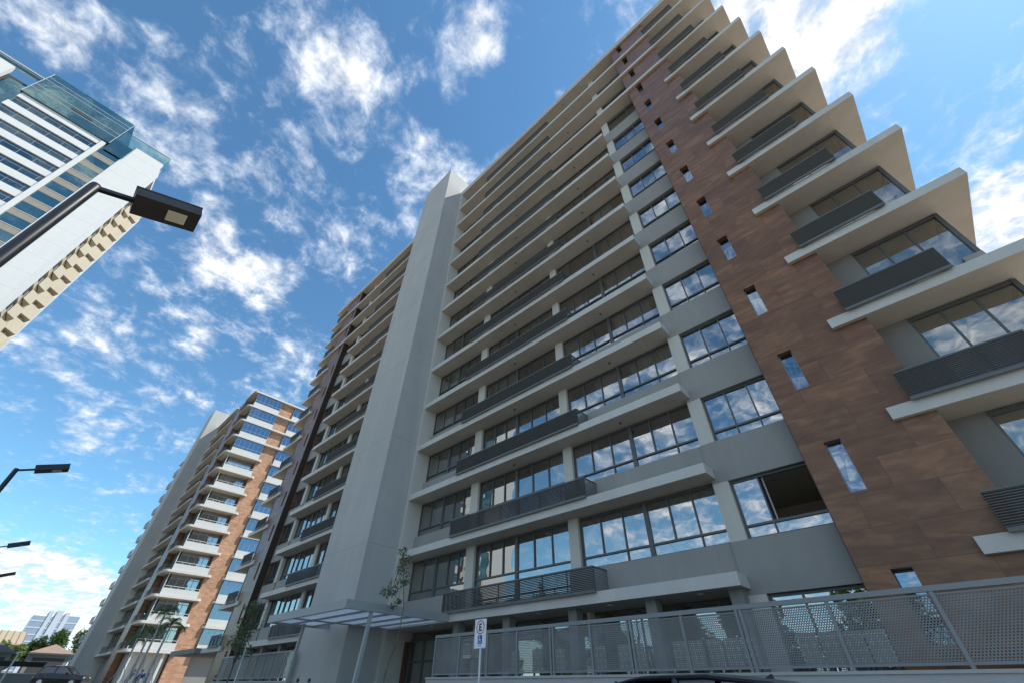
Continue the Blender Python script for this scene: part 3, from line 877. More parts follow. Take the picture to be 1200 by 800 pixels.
def second_tower():
    B = thing("apartment_building", (-94, 14, ground_z(-94)), "farther apartment tower with sunlit white balconies beside a wavy orange brick strip", "apartment building")
    XG = -80.9; F2 = 3.05; NF = 13; YE = 27.0
    b2 = lambda k: EYE + 3.47 + F2 * k
    firsts = {}
    PR, PL, XC, X0 = -85.8, -89.4, -102.6, -107.4          # cladding right/left, core right/left
    ML = -131.5
    for k in range(NF + 1):
        z = b2(k); at = (XG, 13, z)
        def slab(top):
            s = MB()
            def bx(x0, x1, y0, y1):
                i0 = len(s.f); s.box(x0, x1, y0, y1, z, z + .30); s.mi[i0] = 1
            def rbx(pts):
                i0 = len(s.f); s.prism(pts, z, z + .30); s.mi[i0] = 1
            bx(XC, PL - .75, 12.75, 23.2); bx(PL - .75, PR, 13.75, 23.2)
            bx(X0 - 22, X0, 12.75, 23.2)
            rbx([(ML, 12.75), (X0 - 22.01, 12.75), (X0 - 22.01, 20), (ML, 20)])
            # rounded street corner
            arc = [(XG - .5 + .5 * math.sin(a), 12.75 + .5 - .5 * math.cos(a)) for a in [i * math.pi / 12 for i in range(7)]]
            if top: rbx([(PR, 12.75)] + arc + [(XG, YE), (PR, YE)])
            else:
                rbx([(PR, 12.75)] + arc + [(XG, 18.55), (XG - .3, 18.85), (PR, 18.85)])
                rbx([(PR, 20.45), (XG - .3, 20.45), (XG - .02, 20.75), (XG - .02, YE), (PR, YE)])
            return s.build("roof_slab" if k == NF else "floor_slab", [M['white'], M['soffit']], B, at)
        key = 'roof' if k == NF else ('top' if k >= NF - 3 else 'low')
        if key in firsts: clone(firsts[key][0], B, (0, 0, z - firsts[key][1]))
        else: firsts[key] = (slab(key != 'low'), z)
        if k == NF: continue
        def first(key2, make):
            if key2 in firsts: clone(firsts[key2][0], B, (0, 0, z - firsts[key2][1]))
            else: firsts[key2] = (make(), z)
        first('w', lambda: window(XC + .3, PL - .9, z + .9, z + F2 - .03, 13.8, [XC + 2 + i * 1.9 for i in range(5)], [z + 1.5], None, B, "living_window", M['glass'], at=at))
        first('p', lambda: MB().box(XC + .02, PL - .8, 13.5, 13.75, z + .3, z + .9).build("window_parapet", M['grey'], B, at))
        first('bw', lambda: MB().box(PL - .7, PL, 13.45, 13.74, z + .3, z + F2).build("bay_wall", M['grey'], B, at))
        first('r', lambda: slat_rail(PL - 9, PL - 3, 12.64, z + .3, z + 1.05, None, B, at, depth=.8, spacing=.09))
        first('br', lambda: slat_rail(PR + .1, XG - 1.2, 12.64, z + .3, z + 1.05, None, B, at, depth=.9, left=False, spacing=.09))
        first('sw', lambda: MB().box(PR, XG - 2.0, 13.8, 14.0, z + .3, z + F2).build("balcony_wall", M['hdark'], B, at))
        first('lr', lambda: MB().box(ML + .3, ML + 4.5, 12.65, 12.71, z + .3, z + 1.1).build("far_railing", M['rail'], B, at))
    MB().box(PL, PR, 12.9, 13.7, ground_z(-90), b2(NF) - .003).build("brown_cladding", M['brown'], B)
    co = MB(); co.box(X0, XC, 10.82, 16, ground_z(-100), EYE + 47.0); co.build("stair_core", M['core'], B)
    MB().box(XC + .01, XC + .25, 12.74, 14.2, ground_z(-100), b2(NF) - .004).build("end_fin", M['column'], B)
    m = MB()
    m.box(XC, XG - 3.0, 17.6, 17.8, 1.3, b2(NF)); m.box(XG - 3.2, XG - 3.0, 14.0, 17.6, 1.3, b2(NF))
    m.box(ML + 1, X0, 14.5, 14.7, 1.3, b2(NF)); m.box(PR, XG - 1.2, 20.76, YE - .1, 1.3, b2(NF) - .01)
    m.box(PR, XG - 1.5, 18.71, 20.7, 1.3, b2(NF) - .01)
    m.box(ML + 1, PR, 23.21, 23.4, 1.3, b2(NF) - .02)
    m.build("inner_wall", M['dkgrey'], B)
    gable(B, XG, b2, F2, NF, 4, YE)
    MB().box(PR, XG - 2.21, 13.8, 14.0, 1.3, b2(0)).box(XC + .3, PL, 14.21, 14.4, 1.3, b2(0)).build("ground_wall", M['dkgrey'], B)
    # lobby: pale wall with openings under the first balcony
    l = MB()
    l.box(XG - 2.2, XG - 2.0, 14.2, 18.2, 1.3, b2(0)); l.box(XG - .5, XG - .3, 13.6, 13.9, 1.3, b2(0)); l.box(XG - .5, XG - .3, 17.2, 17.5, 1.3, b2(0))
    l.build("lobby_wall", M['offwhite'], B)
second_tower()

# ------------------------------------------------------------------ tall white hotel across the street
def hotel():
    XF = -76.0; S = 76.0
    H = thing("hotel_tower", (XF - 8, -38, 1.3), "tall white hotel tower with blue glass crown at upper left", "hotel tower")
    Z = lambda f: EYE + f * S
    yc = -.268 * S                       # street corner of the striped face
    wl = -.328 * S; gl_ = -.366 * S; fr = -.374 * S; le = -.515 * S; end = -.645 * S
    ztop = Z(1.017)
    MB().box(XF - .6, XF, wl, yc, 1.3, ztop).build("white_wall", M['hwhite'], H)
    j = MB()
    for i in range(24): j.box(XF, XF + .004, wl + .01, yc - .01, Z(.99) - i * 3.1, Z(.99) - i * 3.1 + .05)
    j.build("panel_joint", M['offwhite'], H)
    MB().box(XF - .6, XF + .15, fr, gl_, 1.3, Z(.975)).build("white_frame", M['hwhite'], H)
    firsts = {}
    def first(key, make, z):
        if key in firsts: clone(firsts[key][0], H, (0, 0, z - firsts[key][1]))
        else: firsts[key] = (make(), z)
    FHH = .0394 * S
    for i in range(24):
        zt_ = Z(.9605) - i * FHH              # top of stripe window i
        at = (XF, yc, zt_)
        def ribbon():
            f = MB()
            f.box(XF - .25, XF - .20, le + .05, fr - .002, zt_ - .56 * FHH - .02, zt_ - .5 * FHH)
            for q in range(6): f.box(XF - .25, XF - .2, le + .06 + q * 2.0, le + .12 + q * 2.0, zt_ - .5 * FHH, zt_)
            f.box(XF - .24, XF - .19, le + .05, fr - .002, zt_ - .19 * FHH, zt_ - .165 * FHH)
            fo = f.build("ribbon_window", M['lframe'], H, at)
            MB().quad((XF - .22, le, zt_ - .56 * FHH), (XF - .22, fr, zt_ - .56 * FHH), (XF - .22, fr, zt_), (XF - .22, le, zt_)).build("glass_pane", M['hwin'], fo, at)
            return fo
        first('rib', ribbon, zt_)
        if i % 2 == 1 or i % 5 == 2:
            first('blind', lambda: MB().box(XF - .26, XF - .30, le + .3, fr - 1.0, zt_ - .5 * FHH, zt_).build("drawn_blind", M['taupe'], H, at), zt_)
        first('band', lambda: MB().box(XF - .6, XF, le, fr, zt_ - FHH, zt_ - .56 * FHH).build("white_band", M['hwhite'], H, at), zt_)
        first('colg', lambda: MB().quad((XF - .12, gl_, zt_ - .62 * FHH), (XF - .12, wl, zt_ - .62 * FHH), (XF - .12, wl, zt_ - .02), (XF - .12, gl_, zt_ - .02)).build("column_glazing", M['hglass'], H, at), zt_)
        first('colb', lambda: MB().box(XF - .4, XF - .09, gl_ + .002, wl - .002, zt_ - FHH, zt_ - .62 * FHH - .03).build("taupe_panel", M['taupe'], H, at), zt_)
        first('colt', lambda: MB().box(XF - .11, XF - .04, gl_ + .003, wl - .003, zt_ - .62 * FHH - .03, zt_ - .62 * FHH + .06).build("white_trim", M['offwhite'], H, at), zt_)
        # end face
        # beige end face: angled bay boxes
        yb = yc
        def bays():
            m_ = MB()
            m_.box(XF - 15.2, XF - 9.6, yb - 1.0, yb - .12, zt_ - FHH, zt_)
            z0, z1 = zt_ - FHH + .35, zt_ - .55
            m_.prism([(XF - 14.2, yb - .12), (XF - 11.2, yb + 1.15), (XF - 9.9, yb - .12)], z0, z1)
            m_.prism([(XF - 9.4, yb - .3), (XF - 7.6, yb + .55), (XF - 6.4, yb - .3)], z0 + .5, z1 + .3)
            return m_.build("angled_bay", M['beige'], H, at)
        first('bays', bays, zt_)
        first('bayr', lambda: MB().box(XF - 9.58, XF - 4.2, yb - 1.0, yb - .42, zt_ - FHH, zt_ - FHH + 2.1).build("recess_panel", M['beige'], H, at), zt_)
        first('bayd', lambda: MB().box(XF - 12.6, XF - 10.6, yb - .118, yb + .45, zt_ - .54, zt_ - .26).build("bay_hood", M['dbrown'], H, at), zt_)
        first('bayw', lambda: MB().box(XF - 5.9, XF - 4.6, yb - .415, yb - .36, zt_ - FHH + .9, zt_ - FHH + 2.0).build("small_window", M['hdark'], H, at), zt_)
    e = MB()
    e.box(XF - 16.9, XF - 15.3, yc - 1.0, yc + .05, 1.3, ztop - 1.5)
    e.box(XF - 3.4, XF - 1.2, yc - 1.0, yc, 1.3, ztop - .6)
    e.box(XF - 1.15, XF - .61, yc - 1.0, yc - .25, 1.3, ztop)
    e.build("white_pier", M['hwhite'], H)
    MB().box(XF - .72, XF - .66, yc - .24, yc - .19, 1.3, ztop - .2).build("dark_channel", M['frame'], H)
    MB().box(XF - 17, XF - .62, end, yc - 1.02, 1.3, ztop - .4).build("tower_body", M['hdark'], H)
    MB().box(XF - 17, XF - .6, yc - .999, yc - .35, ztop - .6, ztop).build("top_beam", M['hwhite'], H)
    MB().box(XF - .6, XF, le, fr, Z(.9605), Z(.977)).build("white_band", M['hwhite'], H)
    # glass crown
    cr = MB(); x1 = XF + .3
    y0, y1, z0, z1 = le - .3, gl_ + .3, Z(.978), Z(1.078)
    pts = [(x1, y0), (x1, y1), (XF - 6, y1), (XF - 6, y0)]
    for i in range(4):
        a, b = pts[i], pts[(i + 1) % 4]
        cr.quad((a[0], a[1], z0), (b[0], b[1], z0), (b[0], b[1], z1), (a[0], a[1], z1))
    cr.quad((x1, y0, z0), (XF - 6, y0, z0), (XF - 6, y1, z0), (x1, y1, z0))
    MB().box(XF - 5.6, XF - .7, y0 + .5, y1 - .5, z0 + .1, z1 - 1.6).build("crown_room", M['dkgrey'], H)
    cro = cr.build("glass_crown", M['hglass'], H)
    t = MB()
    for zz in (z0 + 2.0, z0 + 3.1, z0 + 5.3, z0 + 6.2): t.box(x1 - .02, x1 + .05, y0, y1, zz, zz + .07)
    for yy in (y0, y1 - .08): t.box(x1 - .03, x1 + .04, yy, yy + .08, z0, z1)
    t.build("crown_transom", M['galv'], cro)
    MB().box(x1 + .02, x1 + .06, gl_ - 6.5, gl_ - 3.6, z0 + 2.3, z0 + 2.75).build("open_vent", M['hdark'], cro)
    # lower glass corner and balustrade
    q = MB()
    q.quad((XF + .1, gl_ + .3, Z(.955)), (XF + .1, wl + .2, Z(.955)), (XF + .1, wl + .2, Z(1.045)), (XF + .1, gl_ + .3, Z(1.045)))
    q.quad((XF + .05, wl + .2, ztop), (XF + .05, yc + .1, ztop), (XF + .05, yc + .1, Z(1.045)), (XF + .05, wl + .2, Z(1.045)))
    q.quad((XF + .05, yc + .1, ztop), (XF - 3, yc + .1, ztop), (XF - 3, yc + .1, Z(1.045)), (XF + .05, yc + .1, Z(1.045)))
    q.build("glass_balustrade", M['hglasspale'], H)
    MB().box(XF + .02, XF + .2, gl_ + 1.2, yc + .1, Z(1.045), Z(1.045) + .18).build("balustrade_rail", M['galv'], H)
    # left glazed slot and upper white block
    s = MB(); s.quad((XF - .3, le - 2.6, 1.3), (XF - .3, le, 1.3), (XF - .3, le, Z(1.0)), (XF - .3, le - 2.6, Z(1.0)))
    s.quad((XF - .2, end, Z(1.031)), (XF - .2, le - .35, Z(1.031)), (XF - .2, le - .35, Z(1.045)), (XF - .2, end, Z(1.045)))
    s.build("glazed_slot", M['hglass'], H)
    MB().box(XF - .6, XF + .25, end, le - 3.3, 1.3, Z(1.03)).build("white_block", M['hwhite'], H)
    MB().box(XF - .05, XF + .35, end, le - .3, Z(1.045), Z(1.045) + .2).build("balustrade_rail", M['galv'], H)
hotel()

# ------------------------------------------------------------------ canopy, terrace, fences
def canopy():
    C = thing("entrance_canopy", (-18.5, 10, 0.14), "grey steel entrance canopy with frosted panels on slanted legs before the stair core", "canopy")
    z0, z1 = EYE + 2.18, EYE + 2.46
    f = MB()
    f.box(-22.6, -15.85, 8.1, 8.22, z0, z1)
    f.box(-15.97, -15.85, 8.22, 12.74, z0, z1)
    f.box(-22.6, -22.48, 8.22, 10.9, z0, z1)
    f.box(-20.6, -20.5, 8.22, 12.7, z0 + .03, z1 - .03)
    for y in (9.1, 10.1, 11.05, 12.0):
        xl = -22.48 if y < 10.8 else -20.5
        f.box(xl, -20.6, y, y + .09, z0 + .02, z1 - .05) if xl < -20.6 else None
        f.box(-20.5, -15.97, y, y + .09, z0 + .02, z1 - .05)
    f.build("roof_frame", M['canopy'], C)
    for (y0, y1) in ((8.24, 9.08), (9.21, 10.08), (10.21, 11.03), (11.16, 11.98), (12.11, 12.7)):
        p = MB(); p.box(-20.48, -15.99, y0, y1, z0 + .07, z0 + .10)
        if y1 < 10.9: p.box(-22.46, -20.62, y0, y1, z0 + .07, z0 + .10)
        p.build("roof_panel", M['canglass'], C)
    for (xt, yt, xb, yb) in ((-15.92, 9.25, -14.35, 8.35), (-15.55, 9.0, -14.05, 8.5)): pass
    g0 = 0.14
    def leg(a, b, w=.055):
        m_ = MB(); a, b = Vector(a), Vector(b); d = (b - a)
        m_.obox((a + b) / 2, d / 2, Vector((w, 0, 0)) if abs(d.normalized().x) < .9 else Vector((0, w, 0)), d.normalized().cross(Vector((1, 0, 0))).normalized() * w)
        m_.build("support_leg", M['canopy'], C)
    leg((-15.95, 9.2, z0), (-15.75, 8.95, 1.3)); leg((-15.75, 8.95, 1.3), (-15.5, 8.75, g0)); leg((-15.75, 8.97, 1.3), (-15.2, 9.05, g0))
    leg((-21.45, 9.25, z0), (-21.25, 9.05, g0))
canopy()

def wall_thing(name, x0, x1, y0, y1, z1, label, mat, cap=True):
    o = thing(name, ((x0 + x1) / 2, (y0 + y1) / 2, 0), label, "wall")
    MB().box(x0, x1, y0, y1, -.1, z1).build("wall_body", mat, o)
    if cap: MB().box(x0 - .02, x1 + .02, y0 - .03, y1 + .03, z1 + .002, z1 + .05).build("coping", M['kerb'], o)
    return o
TW = EYE + .36
wall_thing("terrace_wall", -13.95, 22, 10.5, 10.72, TW - .05, "pale grey terrace wall carrying the long perforated fence at right", M['lightgrey'])
wall_thing("terrace_wall", -34.9, -24.8, 10.5, 10.72, TW - .1, "short grey terrace wall left of the stair core under the far fence", M['lightgrey'])
t = MB(); t.box(-13.9, 22, 10.72, 13.44, 0.13, 1.0)
tag(t.build("terrace", M['pave']), kind='structure')

def fence(label, x_posts, pairs, group="perforated steel fences"):
    z0, z1 = TW + .002, EYE + 1.47
    y = 10.6
    F = thing("perforated_fence", ((x_posts[0] + x_posts[-1]) / 2, y, z0), label, "fence", group)
    MB().box(x_posts[0] - .03, x_posts[-1] + .03, y - .04, y + .04, z1 - .085, z1).build("top_rail", M['fence'], F)
    MB().box(x_posts[0], x_posts[-1], y - .02, y + .02, z0 + .05, z0 + .09).build("bottom_rail", M['fence'], F)
    for i, x in enumerate(x_posts):
        p = MB()
        if i in pairs:
            p.box(x - .075, x - .02, y - .03, y + .03, z0, z1 - .085); p.box(x + .02, x + .075, y - .03, y + .03, z0, z1 - .085)
        else:
            p.box(x - .03, x + .03, y - .03, y + .03, z0, z1 - .085)
        p.build("post", M['fence'], F)
    for a, b in zip(x_posts[:-1], x_posts[1:]):
        s = MB(); s.box(a + .03, b - .03, y - .002, y + .001, z0 + .09, z1 - .13)
        s.quad((a + .03, y - .008, z1 - .145), (b - .03, y - .008, z1 - .145), (b - .03, y - .008, z1 - .12), (a + .03, y - .008, z1 - .12))
        s.build("perforated_panel", M['perf'], F)
        MB().box(a + .03, b - .03, y - .012, y + .012, z1 - .135, z1 - .115).build("panel_rail", M['fence'], F)
    return F
fence("long grey perforated fence on the terrace wall right of the parking sign", [-13.74, -12.5, -11.2, -9.97, -8.68, -7.4, -6.25, -4.9, -3.62, -1.98, -.42, 1.1, 2.7, 4.3, 5.9], (4, 6, 8))
fence("short grey perforated fence between brown cladding and stair core", [-34.7, -33.6, -32.5, -31.4, -30.3, -29.2, -28.1, -27.0, -25.9, -24.83], ())

# patterned screens on the terrace, behind the perforated fence
sc0 = None
xs_ = [-11.0, -10.1, -9.25, -7.85, -7.1, -6.7, -5.55, -5.15, -4.7, -4.3, -3.95, -2.78, -2.38, -1.98, -1.6]
for i, x in enumerate(xs_):
    lab = "low patterned cement screen panel seen through the perforated fence"
    if sc0 is None:
        sc0 = thing("patterned_screen", (x, 11.6, 1.0), lab, "screen panel", "patterned screens behind the fence")
        MB().box(x - .17, x + .17, 11.59, 11.63, EYE + .50, EYE + 1.0).build("panel", M['floral'], sc0)
        MB().box(x - .14, x - .11, 11.58, 11.64, 1.0, EYE + .498).box(x + .11, x + .14, 11.58, 11.64, 1.0, EYE + .498).build("foot", M['rail'], sc0)
    else:
        clone_thing(sc0, (x, 11.6, 1.0), lab)

# entrance doors in the recess beside the core
D = thing("entrance_door", (-17.8, 14.2, 0.14), "dark glazed entrance door under the canopy beside a red-brown jamb", "door")
f = MB()
for x in (-20.3, -19.2, -18.0, -16.9, -15.2): f.box(x - .04, x + .04, 14.1, 14.2, .16, 3.3)
f.box(-20.3, -15.2, 14.1, 14.2, 3.3, 3.4); f.box(-20.26, -15.24, 14.11, 14.19, 2.5, 2.58)
f.build("door_frame", M['frame'], D)
MB().quad((-20.3, 14.15, .16), (-18.0, 14.15, .16), (-18.0, 14.15, 2.5), (-20.3, 14.15, 2.5)).quad((-20.3, 14.15, 2.58), (-15.2, 14.15, 2.58), (-15.2, 14.15, 3.3), (-20.3, 14.15, 3.3)).build("glass_pane", M['glass'], D)
MB().box(-20.44, -20.30, 13.88, 14.05, .16, 3.3).build("jamb", M['jamb'], D)

# ------------------------------------------------------------------ parking signs
def letters(mb, segs, x, y, z, s):
    for (a, b, c, d) in segs: mb.box(x + a * s, x + b * s, y, y + .004, z + c * s, z + d * s)
def sign(x, y, gz, zb, label, edge=False):
    S_ = thing("parking_sign", (x, y, gz), label, "sign", "accessible parking signs")
    MB().tube([(x, y + .035, gz), (x, y + .035, zb + .5)], .028, 10).build("post", M['galv'], S_)
    w, hgt = .42, .60
    pl = MB().box(x - w / 2, x + w / 2, y, y + .006, zb, zb + hgt).build("plate", M['signwhite'], S_)
    n = 36; cx_, cz = x, zb + .43; yy = y - .003
    def ring(r0, r1, mat, name, ydel):
        m_ = MB()
        for i in range(n):
            a, b = 2 * math.pi * i / n, 2 * math.pi * (i + 1) / n
            m_.quad((cx_ + r0 * math.cos(a), yy - ydel, cz + r0 * math.sin(a)), (cx_ + r1 * math.cos(a), yy - ydel, cz + r1 * math.sin(a)),
                    (cx_ + r1 * math.cos(b), yy - ydel, cz + r1 * math.sin(b)), (cx_ + r0 * math.cos(b), yy - ydel, cz + r0 * math.sin(b)))
        m_.build(name, mat, pl)
    ring(.124, .142, M['signred'], "red_ring", 0); ring(.142, .147, M['signblack'], "ring_outline", 0)
    e = MB(); letters(e, [(-.6, -.2, -1, 1), (-.2, .62, .60, 1), (-.2, .52, -.2, .2), (-.2, .62, -1, -.60)], x, y - .006, cz, .078)
    e.build("letter", M['signblack'], pl)
    bx_, bz = x, zb + .175
    MB().box(bx_ - .075, bx_ + .075, y - .005, y - .001, bz - .09, bz + .09).build("blue_symbol_panel", M['signblue'], pl)
    wsy = MB(); k = .075; yf = y - .009
    for i in range(18):                                  # wheel of the wheelchair
        a, b = RAD(-250 + i * 14), RAD(-250 + (i + 1) * 14)
        c0 = (bx_ - .005, bz - .03)
        wsy.quad(*[(c0[0] + r * math.cos(t_), yf, c0[1] + r * math.sin(t_)) for r, t_ in ((.036, a), (.047, a), (.047, b), (.036, b))])
    wsy.box(bx_ - .02, bx_ - .004, yf, yf + .003, bz - .02, bz + .045)
    wsy.box(bx_ - .004, bx_ + .03, yf, yf + .003, bz - .005, bz + .008)
    wsy.box(bx_ - .004, bx_ + .035, yf, yf + .003, bz - .03, bz - .017)
    wsy.box(bx_ + .026, bx_ + .04, yf, yf + .003, bz - .07, bz - .03)
    wsy.prism([(0, 0)], 0, 0) if False else None
    for i in range(10):
        a, b = 2 * math.pi * i / 10, 2 * math.pi * (i + 1) / 10
        wsy.add([(bx_ - .012, yf, bz + .063), (bx_ - .012 + .015 * math.cos(a), yf, bz + .063 + .015 * math.sin(a)), (bx_ - .012 + .015 * math.cos(b), yf, bz + .063 + .015 * math.sin(b))], [(0, 1, 2)])
    wsy.build("wheelchair_symbol", M['signwhite'], pl)
    ln = MB(); ln.box(x - .06, x + .05, y - .004, y - .001, zb + .045, zb + .055); ln.build("small_text_line", M['signblue'], pl)
    return S_
sign(-9.27, 8.5, .14, EYE + .83, "white parking sign with ringed letter E and blue wheelchair symbol before the long fence")
s2 = sign(-25.35, 8.5, .14, EYE + .91, "white parking sign before the short fence left of the stair core, seen nearly edge-on")
s2.rotation_euler.z = RAD(-22)

# ------------------------------------------------------------------ street lamps
def street_lamp():
    L = thing("street_lamp", (-5.33, -1.68, .14), "nearest black street lamp with square LED panel under its box head", "street lamp", "street lamps along the median")
    zt = EYE + 4.5; x, y = -5.33, -1.68
    MB().tube([(x, y, .14), (x, y, 2.5), (x, y, zt - .02), (x, y, zt + .02)], [.066, .062, .055, .05], 20).build("pole", M['black'], L, smooth=True)
    MB().box(x - .14, x + .14, y - .14, y + .14, .14, .17).build("base_plate", M['black'], L)
    d = Vector((0, .932, .363)); u = Vector((0, -.363, .932)); X_ = Vector((1, 0, 0))
    b = Vector((x, y, zt - .03))
    MB().obox(b + d * .17, d * .19, X_ * .03, u * .022).build("arm", M['black'], L)
    c0 = b + d * .68
    hd = MB()
    hd.obox(c0, d * .33, X_ * .19, u * .062)
    hd.obox(c0 + u * .070, d * .335, X_ * .195, u * .007)
    ho = hd.build("lamp_head", M['black'], L)
    MB().obox(c0 - u * .0635, d * .325, X_ * .185, u * .0014).build("underside", M['lampunder'], ho)
    MB().obox(c0 + d * .10 - u * .068, d * .10, X_ * .10, u * .003).build("led_panel", M['led'], ho)
    return L
l0 = street_lamp()
clone_thing(l0, (-17.35, -1.68, .14), "second street lamp down the median, its head clear against blue sky")
clone_thing(l0, (-29.6, -1.68, .14 + ground_z(-29.6)), "third street lamp down the median, its head above the pale horizon cloud")
clone_thing(l0, (-41.9, -1.68, .14 + ground_z(-41.9)), "farthest street lamp, only its tip showing at the left edge")

# ------------------------------------------------------------------ cars
def car(name, label, mat, loc, rz, group=None):
    C = thing(name, (0, 0, 0), label, "car", group)
    def sec(x, zb, zt, wb, wt):
        return [(x, -wb, zb), (x, wb, zb), (x, wb * 1.02, (zb + zt) / 2), (x, wt, zt), (x, wt * .5, zt + .02), (x, -wt * .5, zt + .02), (x, -wt, zt), (x, -wb * 1.02, (zb + zt) / 2)]
    b = MB()
    b.loft([sec(-2.1, .38, .72, .70, .66), sec(-2.02, .26, .86, .82, .76), sec(-1.5, .22, .92, .87, .80), sec(-.7, .22, 1.0, .88, .82), (sec(0.9, .22, 1.02, .88, .82)), sec(1.7, .24, 1.0, .87, .78), sec(2.05, .28, .92, .82, .74), sec(2.12, .40, .74, .72, .70)])
    # roof shell
    b.loft([sec(-.25, 1.52, 1.555, .57, .54), sec(.1, 1.565, 1.61, .60, .56), sec(.9, 1.575, 1.62, .60, .56), sec(1.55, 1.52, 1.56, .57, .53), sec(1.72, 1.49, 1.52, .55, .5)])
    for sy in (-1, 1):        # pillars
        for (xa, za, xb, zb_) in ((-1.0, 1.0, -.2, 1.54), (.55, 1.0, .55, 1.58), (1.9, .98, 1.66, 1.52)):
            b.tube([(xa, sy * .78, za), (xb, sy * .575, zb_)], .04, 6)
    body = b.build("body", mat, C, smooth=False)
    gmb = MB()
    gmb.loft([[(x0, -w0, .99), (x0, w0, .99), (x1, w1, 1.54), (x1, -w1, 1.54)] for (x0, w0, x1, w1) in ((-1.02, .70, -.22, .50), (-.95, .775, -.12, .57), (1.85, .765, 1.6, .555), (1.95, .66, 1.68, .48))])
    gmb.build("windows", M['carglass'], C)
    for sx in (-1.28, 1.3):
        for sy in (-1, 1):
            w = MB(); w.tube([(sx, sy * .66, .31), (sx, sy * .89, .31)], .315, 24); wo = w.build("wheel", M['tyre'], C)
            MB().tube([(sx, sy * .885, .31), (sx, sy * .895, .31)], .2, 16).build("rim", M['alloy'], wo)
    for sy in (-1, 1):
        MB().obox((-2.03, sy * .62, .72), (.06, 0, 0), (0, .14, 0), (0, 0, .055)).build("headlight", M['lightclear'], C)
        MB().obox((2.07, sy * .64, .84), (.05, 0, 0), (0, .11, 0), (0, 0, .08)).build("tail_light", M['lightred'], C)
        MB().obox((-.55, sy * .93, 1.04), (.07, 0, 0), (0, .09, 0), (0, 0, .055)).build("wing_mirror", mat, C)
    fin = MB(); fin.loft([[(1.33, -.02, 1.60), (1.42, -.02, 1.59), (1.42, .02, 1.59), (1.33, .02, 1.60)], [(1.395, -.006, 1.635), (1.415, -.006, 1.635), (1.415, .006, 1.635), (1.395, .006, 1.635)]])
    fin.build("antenna", M['black'], C)
    C.location = loc; C.rotation_euler.z = rz
    return C
car("parked_car", "dark blue parked car, only its roof showing below the terrace wall", M['paintcar'], (-3.35, 6.15, 0.06), 0.0)
car("parked_car", "black hatchback at lower left before the far grey wall", M['blackcar'], (-69, 7.0, ground_z(-69) + .25), RAD(242))

# ------------------------------------------------------------------ plants
def leaves(mb, c, rad, n, size, rnd, flat=.7):
    for _ in range(n):
        while True:
            p = Vector((rnd.uniform(-1, 1), rnd.uniform(-1, 1), rnd.uniform(-1, 1)))
            if p.length <= 1: break
        p = Vector((p.x * rad[0], p.y * rad[1], p.z * rad[2])) + Vector(c)
        a = Vector((rnd.gauss(0, 1), rnd.gauss(0, 1), rnd.gauss(0, flat))).normalized()
        b = a.cross(Vector((rnd.gauss(0, 1), rnd.gauss(0, 1), rnd.gauss(0, 1)))).normalized()
        s = size * rnd.uniform(.6, 1.4)
        mb.add([tuple(p - a * s), tuple(p + b * s * .45), tuple(p + a * s), tuple(p - b * s * .45)], [(0, 1, 2, 3)])
def tree(name, label, cat, base, h, clumps, leaf, n, size, trunk_r=.1, bark='bark', group=None, seed=1, path=None):
    rnd = random.Random(seed)
    T = thing(name, base, label, cat, group)
    bx_, by_, bz = base
    tr = MB()
    top = Vector((bx_, by_, bz + h * .55))
    if path: tr.tube(path, [trunk_r * (1 - .6 * i / (len(path) - 1)) for i in range(len(path))], 8); top = Vector(path[-1])
    else: tr.tube([(bx_, by_, bz), (bx_ + .05 * h * .3, by_, bz + h * .3), tuple(top)], [trunk_r, trunk_r * .8, trunk_r * .5], 8)
    for (c, r, _) in clumps:
        cc = Vector(c)
        tr.tube([tuple(top - Vector((0, 0, .1 * h))) if not path else tuple(top), tuple((top + cc) / 2 + Vector((0, 0, -.05))), tuple(cc)], [trunk_r * .4, trunk_r * .25, trunk_r * .1], 5)
    tr.build("trunk", M[bark], T)
    cr = MB()
    for (c, r, k) in clumps: leaves(cr, c, r, int(n * k), size, rnd)
    cr.build("crown", M[leaf], T)
    return T
# sapling beside the core
P = [(-14.86, 9.5, .14), (-14.86, 9.5, EYE + .3), (-14.75, 9.5, EYE + .75), (-14.45, 9.5, EYE + 1.25), (-14.36, 9.5, EYE + 2.2), (-14.75, 9.55, EYE + 3.2), (-15.1, 9.6, EYE + 4.0)]
rnd = random.Random(5)
cl = []
for (x, z, r) in ((-15.15, 4.15, .18), (-15.0, 3.85, .25), (-15.2, 3.55, .22), (-15.0, 3.25, .28), (-15.55, 3.0, .33), (-15.85, 2.85, .25), (-15.2, 2.75, .22), (-14.55, 3.0, .15), (-15.5, 2.4, .14), (-14.9, 2.45, .12)):
    cl.append(((x, 9.5 + rnd.uniform(-.35, .35), EYE + z), (r, r, r * .9), r / .3))
tree("sapling", "thin sapling with sparse grey-green leaves at the right side of the stair core", "tree", (-14.86, 9.5, .14), 5, cl, 'leafg', 80, .055, .028, seed=3, path=P)
cl = []
for i in range(13):
    a = rnd.uniform(0, 6.28); q = rnd.uniform(.1, .9)
    cl.append(((-29.3 + q * math.cos(a), 9.5 + q * math.sin(a) * .8, EYE + rnd.uniform(1.5, 3.5)), (.38, .38, .34), 1))
tree("street_tree", "small olive-toned tree before the brown cladding of the left wing", "tree", (-29.3, 9.5, .14), 5, cl, 'leafg', 90, .075, .06, seed=4)

